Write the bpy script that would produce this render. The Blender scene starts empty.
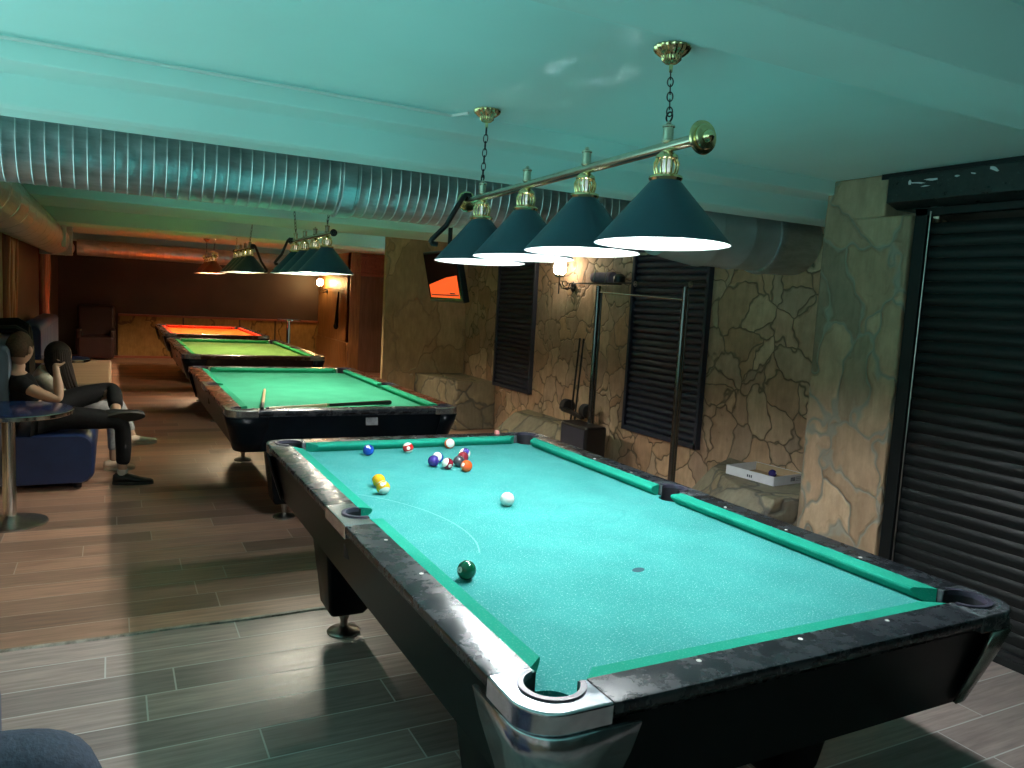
import bpy, bmesh, math, random
from mathutils import Vector, Matrix, Euler
random.seed(7)
PI = math.pi
C = bpy.context.scene.collection
V = Vector

# ------------------------------------------------------------------ materials
def new_mat(name):
    m = bpy.data.materials.new(name); m.use_nodes = True
    nt = m.node_tree; b = nt.nodes['Principled BSDF']
    return m, nt, b
def N(nt, t, **kw):
    n = nt.nodes.new(t)
    for k, v in kw.items():
        if k.startswith('i_'):
            n.inputs[k[2:].replace('_', ' ')].default_value = v
        else: setattr(n, k, v)
    return n
def ramp(nt, fac, stops, interp='LINEAR'):
    r = nt.nodes.new('ShaderNodeValToRGB'); cr = r.color_ramp; cr.interpolation = interp
    while len(cr.elements) < len(stops): cr.elements.new(0.5)
    for e, (p, c) in zip(cr.elements, stops):
        e.position = p; e.color = (*c, 1) if len(c) == 3 else c
    nt.links.new(fac, r.inputs[0]); return r
def mixc(nt, fac, a, b, mode='MIX'):
    n = nt.nodes.new('ShaderNodeMix'); n.data_type = 'RGBA'; n.blend_type = mode
    for sock, v in ((n.inputs[0], fac), (n.inputs[6], a), (n.inputs[7], b)):
        if hasattr(v, 'links') or hasattr(v, 'is_linked'): nt.links.new(v, sock)
        elif isinstance(v, (int, float)): sock.default_value = v
        else: sock.default_value = (*v, 1) if len(v) == 3 else v
    return n.outputs[2]
def math_n(nt, op, a, b=None, clamp=False):
    n = nt.nodes.new('ShaderNodeMath'); n.operation = op; n.use_clamp = clamp
    for i, v in enumerate((a, b)):
        if v is None: continue
        if isinstance(v, (int, float)): n.inputs[i].default_value = v
        else: nt.links.new(v, n.inputs[i])
    return n.outputs[0]
def coords(nt, scale=(1, 1, 1), loc=(0, 0, 0), rot=(0, 0, 0)):
    tc = nt.nodes.new('ShaderNodeTexCoord'); mp = nt.nodes.new('ShaderNodeMapping')
    mp.inputs['Scale'].default_value = scale; mp.inputs['Location'].default_value = loc; mp.inputs['Rotation'].default_value = rot
    nt.links.new(tc.outputs['Object'], mp.inputs[0]); return mp.outputs[0]
def noise(nt, vec, scale, detail=4, rough=0.55):
    n = nt.nodes.new('ShaderNodeTexNoise'); n.inputs['Scale'].default_value = scale
    n.inputs['Detail'].default_value = detail; n.inputs['Roughness'].default_value = rough
    nt.links.new(vec, n.inputs['Vector']); return n
def bump(nt, b, h, strength=0.3, dist=0.01):
    n = nt.nodes.new('ShaderNodeBump'); n.inputs['Strength'].default_value = strength; n.inputs['Distance'].default_value = dist
    nt.links.new(h, n.inputs['Height']); nt.links.new(n.outputs[0], b.inputs['Normal'])

def simple(name, col, rough=0.5, metal=0.0, var=0.12, nscale=20, bmp=0.0, spec=0.5, coat=0.0):
    m, nt, b = new_mat(name)
    v = coords(nt); n = noise(nt, v, nscale)
    lo = tuple(c * (1 - var) for c in col); hi = tuple(min(1, c * (1 + var)) for c in col)
    r = ramp(nt, n.outputs['Fac'], [(0.3, lo), (0.7, hi)])
    nt.links.new(r.outputs[0], b.inputs['Base Color'])
    b.inputs['Roughness'].default_value = rough; b.inputs['Metallic'].default_value = metal
    b.inputs['Specular IOR Level'].default_value = spec
    if coat: b.inputs['Coat Weight'].default_value = coat; b.inputs['Coat Roughness'].default_value = 0.08
    if bmp: bump(nt, b, n.outputs['Fac'], bmp, 0.004)
    return m

def emit(name, col, strength):
    m, nt, b = new_mat(name)
    b.inputs['Base Color'].default_value = (*col, 1)
    b.inputs['Emission Color'].default_value = (*col, 1); b.inputs['Emission Strength'].default_value = strength
    return m

def cloth_mat(name, col, marks=False, speck=0.12):
    m, nt, b = new_mat(name)
    v = coords(nt)
    fine = noise(nt, v, 210, 2, 0.75); big = noise(nt, v, 3.0, 3, 0.6); mid = noise(nt, v, 90, 3, 0.7)
    lo = tuple(c * 0.86 for c in col); hi = tuple(min(1, c * 1.10 + 0.01) for c in col)
    base = ramp(nt, big.outputs['Fac'], [(0.3, lo), (0.7, hi)]).outputs[0]
    sp = ramp(nt, fine.outputs['Fac'], [(0.58, (0, 0, 0)), (0.66, (1, 1, 1))]).outputs[0]
    sp2 = ramp(nt, mid.outputs['Fac'], [(0.5, (0, 0, 0)), (0.75, (1, 1, 1))]).outputs[0]
    c1 = mixc(nt, math_n(nt, 'MULTIPLY', sp, math_n(nt, 'ADD', math_n(nt, 'MULTIPLY', sp2, speck), speck)), base, (0.45, 0.75, 0.72))
    if marks:
        tc = nt.nodes.new('ShaderNodeTexCoord')
        def ell(cx, cy, rx, ry, rot=0.0, wob=0.0):
            mp = nt.nodes.new('ShaderNodeMapping'); mp.vector_type = 'TEXTURE'
            mp.inputs['Location'].default_value = (cx, cy, 0.79); mp.inputs['Rotation'].default_value = (0, 0, rot)
            mp.inputs['Scale'].default_value = (rx, ry, 1000)
            nt.links.new(tc.outputs['Object'], mp.inputs[0])
            ln = nt.nodes.new('ShaderNodeVectorMath'); ln.operation = 'LENGTH'; nt.links.new(mp.outputs[0], ln.inputs[0])
            o = ln.outputs['Value']
            if wob:
                nn = noise(nt, v, 9, 2)
                o = math_n(nt, 'ADD', o, math_n(nt, 'MULTIPLY', math_n(nt, 'SUBTRACT', nn.outputs['Fac'], 0.5), wob))
            return o
        d = ell(0.185, -0.105, 0.20, 0.135, 0.5, 0.9)
        ring = ramp(nt, d, [(0.93, (0, 0, 0)), (0.985, (1, 1, 1)), (1.0, (1, 1, 1)), (1.0, (0, 0, 0))]).outputs[0]
        ring = ramp(nt, math_n(nt, 'ABSOLUTE', math_n(nt, 'SUBTRACT', d, 0.97)), [(0.01, (1, 1, 1)), (0.05, (0, 0, 0))]).outputs[0]
        c1 = mixc(nt, math_n(nt, 'MULTIPLY', ring, 0.30), c1, (0.02, 0.22, 0.22))
        d2 = ell(-0.008, -0.706, 0.030, 0.018, 0.35, 0.8)
        patch = ramp(nt, d2, [(0.85, (1, 1, 1)), (1.0, (0, 0, 0))]).outputs[0]
        c1 = mixc(nt, patch, c1, (0.035, 0.09, 0.11))
        d3 = ell(-0.80, -0.02, 0.415, 0.60, 0.30, 0.0)
        arc = ramp(nt, math_n(nt, 'ABSOLUTE', math_n(nt, 'SUBTRACT', d3, 1.0)), [(0.002, (1, 1, 1)), (0.006, (0, 0, 0))]).outputs[0]
        sep = nt.nodes.new('ShaderNodeSeparateXYZ'); nt.links.new(tc.outputs['Object'], sep.inputs[0])
        win = math_n(nt, 'MULTIPLY', math_n(nt, 'GREATER_THAN', sep.outputs['Y'], -0.40), math_n(nt, 'LESS_THAN', sep.outputs['Y'], 0.42))
        win = math_n(nt, 'MULTIPLY', win, math_n(nt, 'GREATER_THAN', sep.outputs['X'], -0.62))
        c1 = mixc(nt, math_n(nt, 'MULTIPLY', math_n(nt, 'MULTIPLY', arc, win), 0.28), c1, (0.5, 0.9, 0.88))
    nt.links.new(c1, b.inputs['Base Color']); b.inputs['Roughness'].default_value = 0.95
    b.inputs['Specular IOR Level'].default_value = 0.15
    bump(nt, b, fine.outputs['Fac'], 0.25, 0.001)
    return m

def marble_mat(name, c0, c1, rough=0.22, scuff=(0.16, 0.18, 0.2), sc=0.3):
    m, nt, b = new_mat(name)
    v = coords(nt); n = noise(nt, v, 14, 8, 0.7); n2 = noise(nt, v, 55, 6, 0.75)
    base = ramp(nt, n.outputs['Fac'], [(0.35, c0), (0.65, c1)]).outputs[0]
    s = ramp(nt, n2.outputs['Fac'], [(0.60, (0, 0, 0)), (0.74, (1, 1, 1))]).outputs[0]
    col = mixc(nt, math_n(nt, 'MULTIPLY', s, sc), base, scuff)
    nt.links.new(col, b.inputs['Base Color'])
    rr = ramp(nt, n.outputs['Fac'], [(0.3, (rough * 0.7,) * 3), (0.7, (rough * 1.7,) * 3)]).outputs[0]
    nt.links.new(rr, b.inputs['Roughness'])
    b.inputs['Specular IOR Level'].default_value = 0.45
    bump(nt, b, n2.outputs['Fac'], 0.05, 0.002)
    return m

def stone_mat(name, cols, scale=3.2, mortar=(0.10, 0.10, 0.09), warp=0.5, mw=0.035, stretch=(1, 1, 1)):
    m, nt, b = new_mat(name)
    v = coords(nt, stretch)
    w = noise(nt, v, 2.2, 3)
    add = nt.nodes.new('ShaderNodeVectorMath'); add.operation = 'MULTIPLY_ADD'
    nt.links.new(w.outputs['Color'], add.inputs[0]); add.inputs[1].default_value = (warp, warp, warp); nt.links.new(v, add.inputs[2])
    vo = nt.nodes.new('ShaderNodeTexVoronoi'); vo.feature = 'DISTANCE_TO_EDGE'; vo.inputs['Scale'].default_value = scale
    vc = nt.nodes.new('ShaderNodeTexVoronoi'); vc.feature = 'F1'; vc.inputs['Scale'].default_value = scale
    nt.links.new(add.outputs[0], vo.inputs['Vector']); nt.links.new(add.outputs[0], vc.inputs['Vector'])
    sep = nt.nodes.new('ShaderNodeSeparateColor'); nt.links.new(vc.outputs['Color'], sep.inputs[0])
    k = len(cols)
    cell = ramp(nt, sep.outputs[0], [(i / (k - 1), c) for i, c in enumerate(cols)]).outputs[0]
    g = noise(nt, v, 7, 6, 0.65)
    streak = noise(nt, coords(nt, (14, 14, 3)), 2.0, 4, 0.6)
    cell = mixc(nt, 0.55, cell, ramp(nt, g.outputs['Fac'], [(0.3, (0.62, 0.60, 0.56)), (0.7, (1.25, 1.2, 1.1))]).outputs[0], 'MULTIPLY')
    cell = mixc(nt, 0.35, cell, ramp(nt, streak.outputs['Fac'], [(0.35, (0.55, 0.5, 0.42)), (0.65, (1, 1, 1))]).outputs[0], 'MULTIPLY')
    edge = ramp(nt, vo.outputs['Distance'], [(mw * 0.35, (0, 0, 0)), (mw, (1, 1, 1))]).outputs[0]
    col = mixc(nt, edge, mortar, cell)
    nt.links.new(col, b.inputs['Base Color']); b.inputs['Roughness'].default_value = 0.72
    b.inputs['Specular IOR Level'].default_value = 0.3
    h = ramp(nt, vo.outputs['Distance'], [(0.0, (0, 0, 0)), (mw * 1.8, (0.8,) * 3), (0.25, (1, 1, 1))]).outputs[0]
    hh = math_n(nt, 'ADD', math_n(nt, 'ADD', h, math_n(nt, 'MULTIPLY', g.outputs['Fac'], 0.6)), math_n(nt, 'MULTIPLY', sep.outputs[1], 0.5))
    bump(nt, b, hh, 0.7, 0.02)
    return m

def floor_mat():
    m, nt, b = new_mat('plank_tile_floor')
    v0 = coords(nt, (1, 1, 1), (0.3, 0.03, 0))
    s0 = nt.nodes.new('ShaderNodeSeparateXYZ'); nt.links.new(v0, s0.inputs[0])
    wn_ = nt.nodes.new('ShaderNodeTexWhiteNoise'); wn_.noise_dimensions = '1D'
    nt.links.new(math_n(nt, 'FLOOR', math_n(nt, 'DIVIDE', s0.outputs['Y'], 0.2)), wn_.inputs['W'])
    cx_ = nt.nodes.new('ShaderNodeCombineXYZ'); nt.links.new(math_n(nt, 'ADD', s0.outputs['X'], math_n(nt, 'MULTIPLY', wn_.outputs['Value'], 1.2)), cx_.inputs[0]); nt.links.new(s0.outputs['Y'], cx_.inputs[1])
    v = cx_.outputs[0]
    br = nt.nodes.new('ShaderNodeTexBrick'); nt.links.new(v, br.inputs['Vector'])
    br.inputs['Scale'].default_value = 1; br.inputs['Brick Width'].default_value = 1.2; br.inputs['Row Height'].default_value = 0.2
    br.inputs['Mortar Size'].default_value = 0.0035; br.inputs['Mortar Smooth'].default_value = 0.2
    br.offset = 0.0; br.offset_frequency = 2
    br.inputs['Color1'].default_value = (0, 0, 0, 1); br.inputs['Color2'].default_value = (1, 1, 1, 1); br.inputs['Mortar'].default_value = (0.5, 0.5, 0.5, 1)
    g1 = noise(nt, coords(nt, (1.2, 16, 1)), 2.5, 6, 0.65)
    g2 = noise(nt, coords(nt, (1, 1, 1)), 1.3, 3)
    tc = nt.nodes.new('ShaderNodeTexCoord'); sep = nt.nodes.new('ShaderNodeSeparateXYZ'); nt.links.new(tc.outputs['Object'], sep.inputs[0])
    far = math_n(nt, 'GREATER_THAN', sep.outputs['Y'], 1.17)
    grey = ramp(nt, g1.outputs['Fac'], [(0.25, (0.22, 0.175, 0.165)), (0.75, (0.56, 0.45, 0.425))]).outputs[0]
    brown = ramp(nt, g1.outputs['Fac'], [(0.25, (0.25, 0.14, 0.10)), (0.75, (0.60, 0.36, 0.265))]).outputs[0]
    col = mixc(nt, far, grey, brown)
    tint = ramp(nt, br.outputs['Color'], [(0.0, (0.60, 0.60, 0.60)), (1.0, (1.2, 1.15, 1.10))]).outputs[0]
    col = mixc(nt, 1.0, col, tint, 'MULTIPLY')
    mort = mixc(nt, far, (0.62, 0.60, 0.58), (0.50, 0.38, 0.30))
    col = mixc(nt, br.outputs['Fac'], col, mort)
    nt.links.new(col, b.inputs['Base Color'])
    rr = ramp(nt, g1.outputs['Fac'], [(0.3, (0.28,) * 3), (0.75, (0.48,) * 3)]).outputs[0]
    nt.links.new(rr, b.inputs['Roughness']); b.inputs['Specular IOR Level'].default_value = 0.5
    hh = math_n(nt, 'SUBTRACT', math_n(nt, 'MULTIPLY', g1.outputs['Fac'], 0.35), br.outputs['Fac'])
    bump(nt, b, hh, 0.35, 0.004)
    return m

def paint_mat(name, col):
    m, nt, b = new_mat(name)
    v = coords(nt); n = noise(nt, v, 1.2, 4); f = noise(nt, v, 38, 6, 0.7); s = noise(nt, v, 22, 8, 0.8)
    base = ramp(nt, n.outputs['Fac'], [(0.3, tuple(c * 0.93 for c in col)), (0.7, col)]).outputs[0]
    spots = ramp(nt, s.outputs['Fac'], [(0.72, (0, 0, 0)), (0.76, (1, 1, 1))]).outputs[0]
    base = mixc(nt, math_n(nt, 'MULTIPLY', spots, 0.6), base, (0.12, 0.12, 0.12))
    nt.links.new(base, b.inputs['Base Color']); b.inputs['Roughness'].default_value = 0.6
    b.inputs['Specular IOR Level'].default_value = 0.25
    bump(nt, b, f.outputs['Fac'], 0.12, 0.006)
    return m

def galv_mat():
    m, nt, b = new_mat('galvanised_steel')
    v = coords(nt, (1, 4, 4)); n = noise(nt, v, 5, 5, 0.7)
    nt.links.new(ramp(nt, n.outputs['Fac'], [(0.3, (0.34, 0.36, 0.37)), (0.7, (0.62, 0.64, 0.66))]).outputs[0], b.inputs['Base Color'])
    b.inputs['Metallic'].default_value = 0.85
    nt.links.new(ramp(nt, n.outputs['Fac'], [(0.3, (0.28,) * 3), (0.7, (0.46,) * 3)]).outputs[0], b.inputs['Roughness'])
    bump(nt, b, n.outputs['Fac'], 0.25, 0.01)
    return m

def wood_mat(name, c0, c1, rough=0.4, axis=2, scale=3):
    m, nt, b = new_mat(name)
    s = [9, 9, 9]; s[axis] = 0.8
    v = coords(nt, tuple(s)); n = noise(nt, v, scale, 5, 0.6)
    nt.links.new(ramp(nt, n.outputs['Fac'], [(0.3, c0), (0.7, c1)]).outputs[0], b.inputs['Base Color'])
    b.inputs['Roughness'].default_value = rough; bump(nt, b, n.outputs['Fac'], 0.2, 0.004)
    return m

def ball_mat(name, col, stripe):
    m, nt, b = new_mat(name)
    tc = nt.nodes.new('ShaderNodeTexCoord'); sep = nt.nodes.new('ShaderNodeSeparateXYZ'); nt.links.new(tc.outputs['Object'], sep.inputs[0])
    white = (0.80, 0.78, 0.70)
    c = col
    if stripe:
        band = math_n(nt, 'LESS_THAN', math_n(nt, 'ABSOLUTE', sep.outputs['Z']), 0.0155)
        c = mixc(nt, band, white, col)
    rad = math_n(nt, 'SQRT', math_n(nt, 'ADD', math_n(nt, 'POWER', sep.outputs['Y'], 2.0), math_n(nt, 'POWER', sep.outputs['Z'], 2.0)))
    if name != 'cue_ball_white':
        c = mixc(nt, math_n(nt, 'LESS_THAN', rad, 0.0088), c, white)
        nt.links.new(c, b.inputs['Base Color'])
    else: b.inputs['Base Color'].default_value = (0.85, 0.84, 0.78, 1)
    b.inputs['Roughness'].default_value = 0.12; b.inputs['Coat Weight'].default_value = 0.4
    return m

M = {}
M['cloth1'] = cloth_mat('teal_baize', (0.038, 0.30, 0.285), True, 0.45)
M['cush1'] = cloth_mat('green_cushion_baize', (0.004, 0.29, 0.195))
M['cloth2'] = cloth_mat('sea_green_baize', (0.035, 0.30, 0.175))
M['cush2'] = cloth_mat('emerald_cushion_baize', (0.008, 0.26, 0.13))
M['cloth3'] = cloth_mat('lime_green_baize', (0.14, 0.28, 0.065))
M['cush3'] = cloth_mat('green_far_cushion_baize', (0.02, 0.25, 0.07))
M['cloth4'] = cloth_mat('orange_baize', (0.70, 0.11, 0.004))
M['cush4'] = cloth_mat('red_orange_cushion_baize', (0.60, 0.03, 0.006))
M['rail1'] = marble_mat('black_marbled_rail', (0.010, 0.012, 0.016), (0.040, 0.045, 0.052), 0.22)
M['rail2'] = marble_mat('brown_worn_rail', (0.055, 0.014, 0.007), (0.13, 0.038, 0.018), 0.22, (0.5, 0.42, 0.33), 0.35)
M['rail3'] = marble_mat('dark_brown_rail', (0.03, 0.012, 0.008), (0.07, 0.028, 0.014), 0.2, (0.3, 0.2, 0.12), 0.3)
M['apron'] = simple('black_laminate_cabinet', (0.002, 0.004, 0.006), 0.3, 0, 0.2, 9, spec=0.12)
M['apron2'] = simple('black_laminate_far_cabinet', (0.008, 0.006, 0.005), 0.25, 0, 0.2, 9, spec=0.3)
M['chrome_cast'] = marble_mat('polished_metal_casting', (0.42, 0.44, 0.48), (0.70, 0.72, 0.78), 0.16, (0.2, 0.22, 0.26), 0.6)
M['chrome_cast'].node_tree.nodes['Principled BSDF'].inputs['Metallic'].default_value = 0.9
M['shaded_cast'] = marble_mat('shaded_casting', (0.03, 0.035, 0.04), (0.09, 0.10, 0.11), 0.2, (0.4, 0.42, 0.45), 0.5)  # casting metal with shade put into its colour, for the unlit castings
M['steel_cast'] = simple('brushed_casting', (0.30, 0.29, 0.27), 0.25, 0.8, 0.2, 30)
M['rubber'] = simple('black_pocket_rubber', (0.012, 0.012, 0.016), 0.55, 0, 0.1)
M['pocket_rim'] = simple('grey_violet_pocket_rim', (0.05, 0.045, 0.07), 0.4, 0, 0.1)
M['sight'] = simple('pearl_sight', (0.85, 0.84, 0.78), 0.3, 0, 0.05)
M['brass'] = simple('polished_brass', (0.72, 0.60, 0.32), 0.18, 1.0, 0.1, 30)
M['bar'] = simple('satin_nickel_brass', (0.66, 0.60, 0.48), 0.22, 1.0, 0.08, 30)
M['shade_out'] = simple('dark_green_enamel', (0.020, 0.062, 0.088), 0.38, 0, 0.1, 8)
M['shade_out4'] = simple('dark_copper_enamel', (0.16, 0.035, 0.010), 0.38, 0, 0.1, 8)
M['shade_in'] = simple('white_enamel_lining', (0.86, 0.86, 0.84), 0.45, 0, 0.02)
M['black_metal'] = simple('black_painted_metal', (0.010, 0.011, 0.013), 0.35, 0.2, 0.1)
M['chrome'] = simple('chrome_tube', (0.62, 0.62, 0.60), 0.16, 1.0, 0.06)
M['post_chrome'] = simple('smoked_chrome', (0.20, 0.20, 0.20), 0.2, 1.0, 0.06)
M['sheet'] = simple('spun_sheet_metal', (0.46, 0.49, 0.50), 0.32, 0.45, 0.15, 5)
M['dull_steel'] = simple('scuffed_steel', (0.42, 0.40, 0.37), 0.3, 1.0, 0.15, 15)
M['floor'] = floor_mat()
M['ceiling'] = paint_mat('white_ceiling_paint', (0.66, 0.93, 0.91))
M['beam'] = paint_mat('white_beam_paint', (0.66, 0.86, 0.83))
M['stone'] = stone_mat('flagstone_cladding', [(0.46, 0.29, 0.19), (0.56, 0.38, 0.27), (0.42, 0.30, 0.23), (0.64, 0.47, 0.34), (0.50, 0.31, 0.20)], 3.9, (0.20, 0.15, 0.10), 0.55, 0.03)
M['stone_big'] = stone_mat('large_flagstone_cladding', [(0.38, 0.26, 0.17), (0.54, 0.37, 0.25), (0.28, 0.21, 0.15), (0.60, 0.43, 0.29)], 3.3, (0.30, 0.27, 0.21), 0.75, 0.05, (1, 1, 0.75))
M['stone_far'] = stone_mat('smooth_brown_stone', [(0.50, 0.35, 0.21), (0.58, 0.42, 0.26), (0.46, 0.33, 0.20), (0.62, 0.46, 0.29)], 1.6, (0.40, 0.29, 0.18), 0.6, 0.012, (1, 1, 0.6))
M['stone_ledge'] = stone_mat('ledge_stone', [(0.26, 0.22, 0.16), (0.33, 0.28, 0.20), (0.22, 0.20, 0.16), (0.30, 0.24, 0.16)], 2.8, (0.13, 0.12, 0.10), 0.5, 0.05)
M['wainscot'] = stone_mat('yellow_stone_panel', [(0.34, 0.20, 0.07), (0.40, 0.25, 0.09), (0.30, 0.18, 0.06)], 0.9, (0.16, 0.09, 0.035), 0.7, 0.02)
M['dark_wall'] = simple('dark_brown_wall', (0.050, 0.026, 0.018), 0.5, 0, 0.25, 1.5, 0.1)
M['galv'] = galv_mat()
M['seam'] = marble_mat('worn_seam_strip', (0.16, 0.13, 0.10), (0.5, 0.46, 0.40), 0.4, (0.03, 0.03, 0.03), 0.6)
M['slat'] = simple('dark_blue_grey_slats', (0.030, 0.036, 0.060), 0.38, 0.15, 0.12, 14)
M['slat_black'] = simple('black_roller_slats', (0.004, 0.006, 0.0065), 0.40, 0, 0.15, 14, spec=0.3)
M['housing'] = marble_mat('scratched_black_housing', (0.008, 0.012, 0.012), (0.02, 0.026, 0.026), 0.3, (0.35, 0.45, 0.43), 0.25)
M['wood_post'] = wood_mat('knotty_orange_wood', (0.22, 0.10, 0.035), (0.45, 0.22, 0.08), 0.45)
M['wood_red'] = wood_mat('red_carved_wood', (0.22, 0.06, 0.035), (0.42, 0.13, 0.07), 0.4, 0)
M['door_dark'] = wood_mat('dark_door_veneer', (0.13, 0.07, 0.045), (0.22, 0.12, 0.08), 0.5)
M['column_red'] = wood_mat('red_stained_split_log', (0.16, 0.03, 0.012), (0.42, 0.12, 0.05), 0.4)
M['blue_vinyl'] = simple('navy_vinyl', (0.014, 0.030, 0.10), 0.38, 0, 0.18, 7, 0.1)
M['grey_vinyl'] = simple('slate_blue_vinyl', (0.10, 0.13, 0.19), 0.42, 0, 0.15, 7, 0.1)
M['tan_vinyl'] = wood_mat('tan_ribbed_vinyl', (0.24, 0.17, 0.12), (0.38, 0.28, 0.20), 0.5, 0, 2)
M['red_vinyl'] = simple('oxblood_vinyl', (0.026, 0.006, 0.006), 0.4, 0, 0.2, 8)
M['blue_top'] = simple('blue_laminate_top', (0.012, 0.03, 0.11), 0.16, 0, 0.35, 6)
M['skin'] = simple('skin_tone', (0.46, 0.28, 0.19), 0.5, 0, 0.08, 12)
M['black_fabric'] = simple('black_cotton', (0.006, 0.006, 0.007), 0.85, 0, 0.25, 60, 0.3, spec=0.2)
M['black_denim'] = simple('washed_black_denim', (0.006, 0.006, 0.007), 0.85, 0, 0.35, 40, 0.4, spec=0.2)
M['slate_denim'] = simple('slate_blue_denim', (0.032, 0.045, 0.07), 0.85, 0, 0.25, 90, 0.5)
M['cream_fabric'] = simple('cream_knit', (0.42, 0.38, 0.30), 0.85, 0, 0.15, 50, 0.3)
M['grey_fabric'] = simple('pale_grey_denim', (0.30, 0.30, 0.31), 0.8, 0, 0.2, 50, 0.3)
M['hair_dark'] = simple('dark_brown_hair', (0.016, 0.009, 0.006), 0.7, 0, 0.4, 60, 0.3, spec=0.2)
M['hair_short'] = simple('cropped_brown_hair', (0.09, 0.05, 0.03), 0.8, 0, 0.3, 80, 0.3, spec=0.2)
M['shoe_white'] = simple('cream_canvas_shoe', (0.75, 0.56, 0.42), 0.6, 0, 0.1, 30)
M['shoe_black'] = simple('black_mesh_shoe', (0.010, 0.010, 0.010), 0.6, 0, 0.2, 50)
M['sole'] = simple('dark_rubber_sole', (0.035, 0.033, 0.03), 0.7, 0, 0.2)
M['sock'] = simple('white_sock', (0.55, 0.52, 0.48), 0.8, 0, 0.1)
M['cue_wood'] = simple('pale_maple_cue', (0.62, 0.45, 0.26), 0.3, 0, 0.1)
M['cue_black'] = simple('black_cue_butt', (0.012, 0.010, 0.010), 0.3, 0, 0.1)
M['card_white'] = simple('white_cardboard', (0.70, 0.70, 0.74), 0.6, 0, 0.04)
M['card_brown'] = simple('brown_cardboard', (0.42, 0.30, 0.18), 0.75, 0, 0.08)
M['print'] = simple('dark_print', (0.06, 0.06, 0.10), 0.6, 0, 0.05)
M['purple_roll'] = simple('mauve_cloth_roll', (0.26, 0.17, 0.25), 0.75, 0, 0.15, 30)
M['pink'] = simple('pink_chalk', (0.75, 0.30, 0.28), 0.8, 0, 0.1)
M['white_plastic'] = simple('white_plastic', (0.7, 0.7, 0.68), 0.5, 0, 0.03)
M['plaque'] = marble_mat('worn_silver_plaque', (0.08, 0.085, 0.09), (0.22, 0.23, 0.24), 0.4, (0.05, 0.05, 0.05), 0.7)
M['screen_off'] = simple('glossy_black_screen', (0.004, 0.004, 0.006), 0.08, 0, 0.05)
M['screen_orange'] = emit('orange_screen_emission', (1.0, 0.10, 0.018), 0.95)
M['screen_dark'] = emit('screen_dark_emission', (0.35, 0.025, 0.008), 0.3)
M['bulb_cool'] = emit('cool_white_bulb', (0.93, 0.98, 1.0), 1020)
M['bulb_neutral'] = emit('neutral_bulb', (1.0, 0.93, 0.76), 880)
M['bulb_warm'] = emit('warm_bulb', (1.0, 0.80, 0.50), 960)
M['bulb_amber'] = emit('amber_bulb', (1.0, 0.70, 0.42), 1700)
M['globe'] = emit('lit_globe', (1.0, 0.84, 0.62), 42)
M['globe_far'] = emit('lit_amber_globe', (1.0, 0.62, 0.24), 170)

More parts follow.
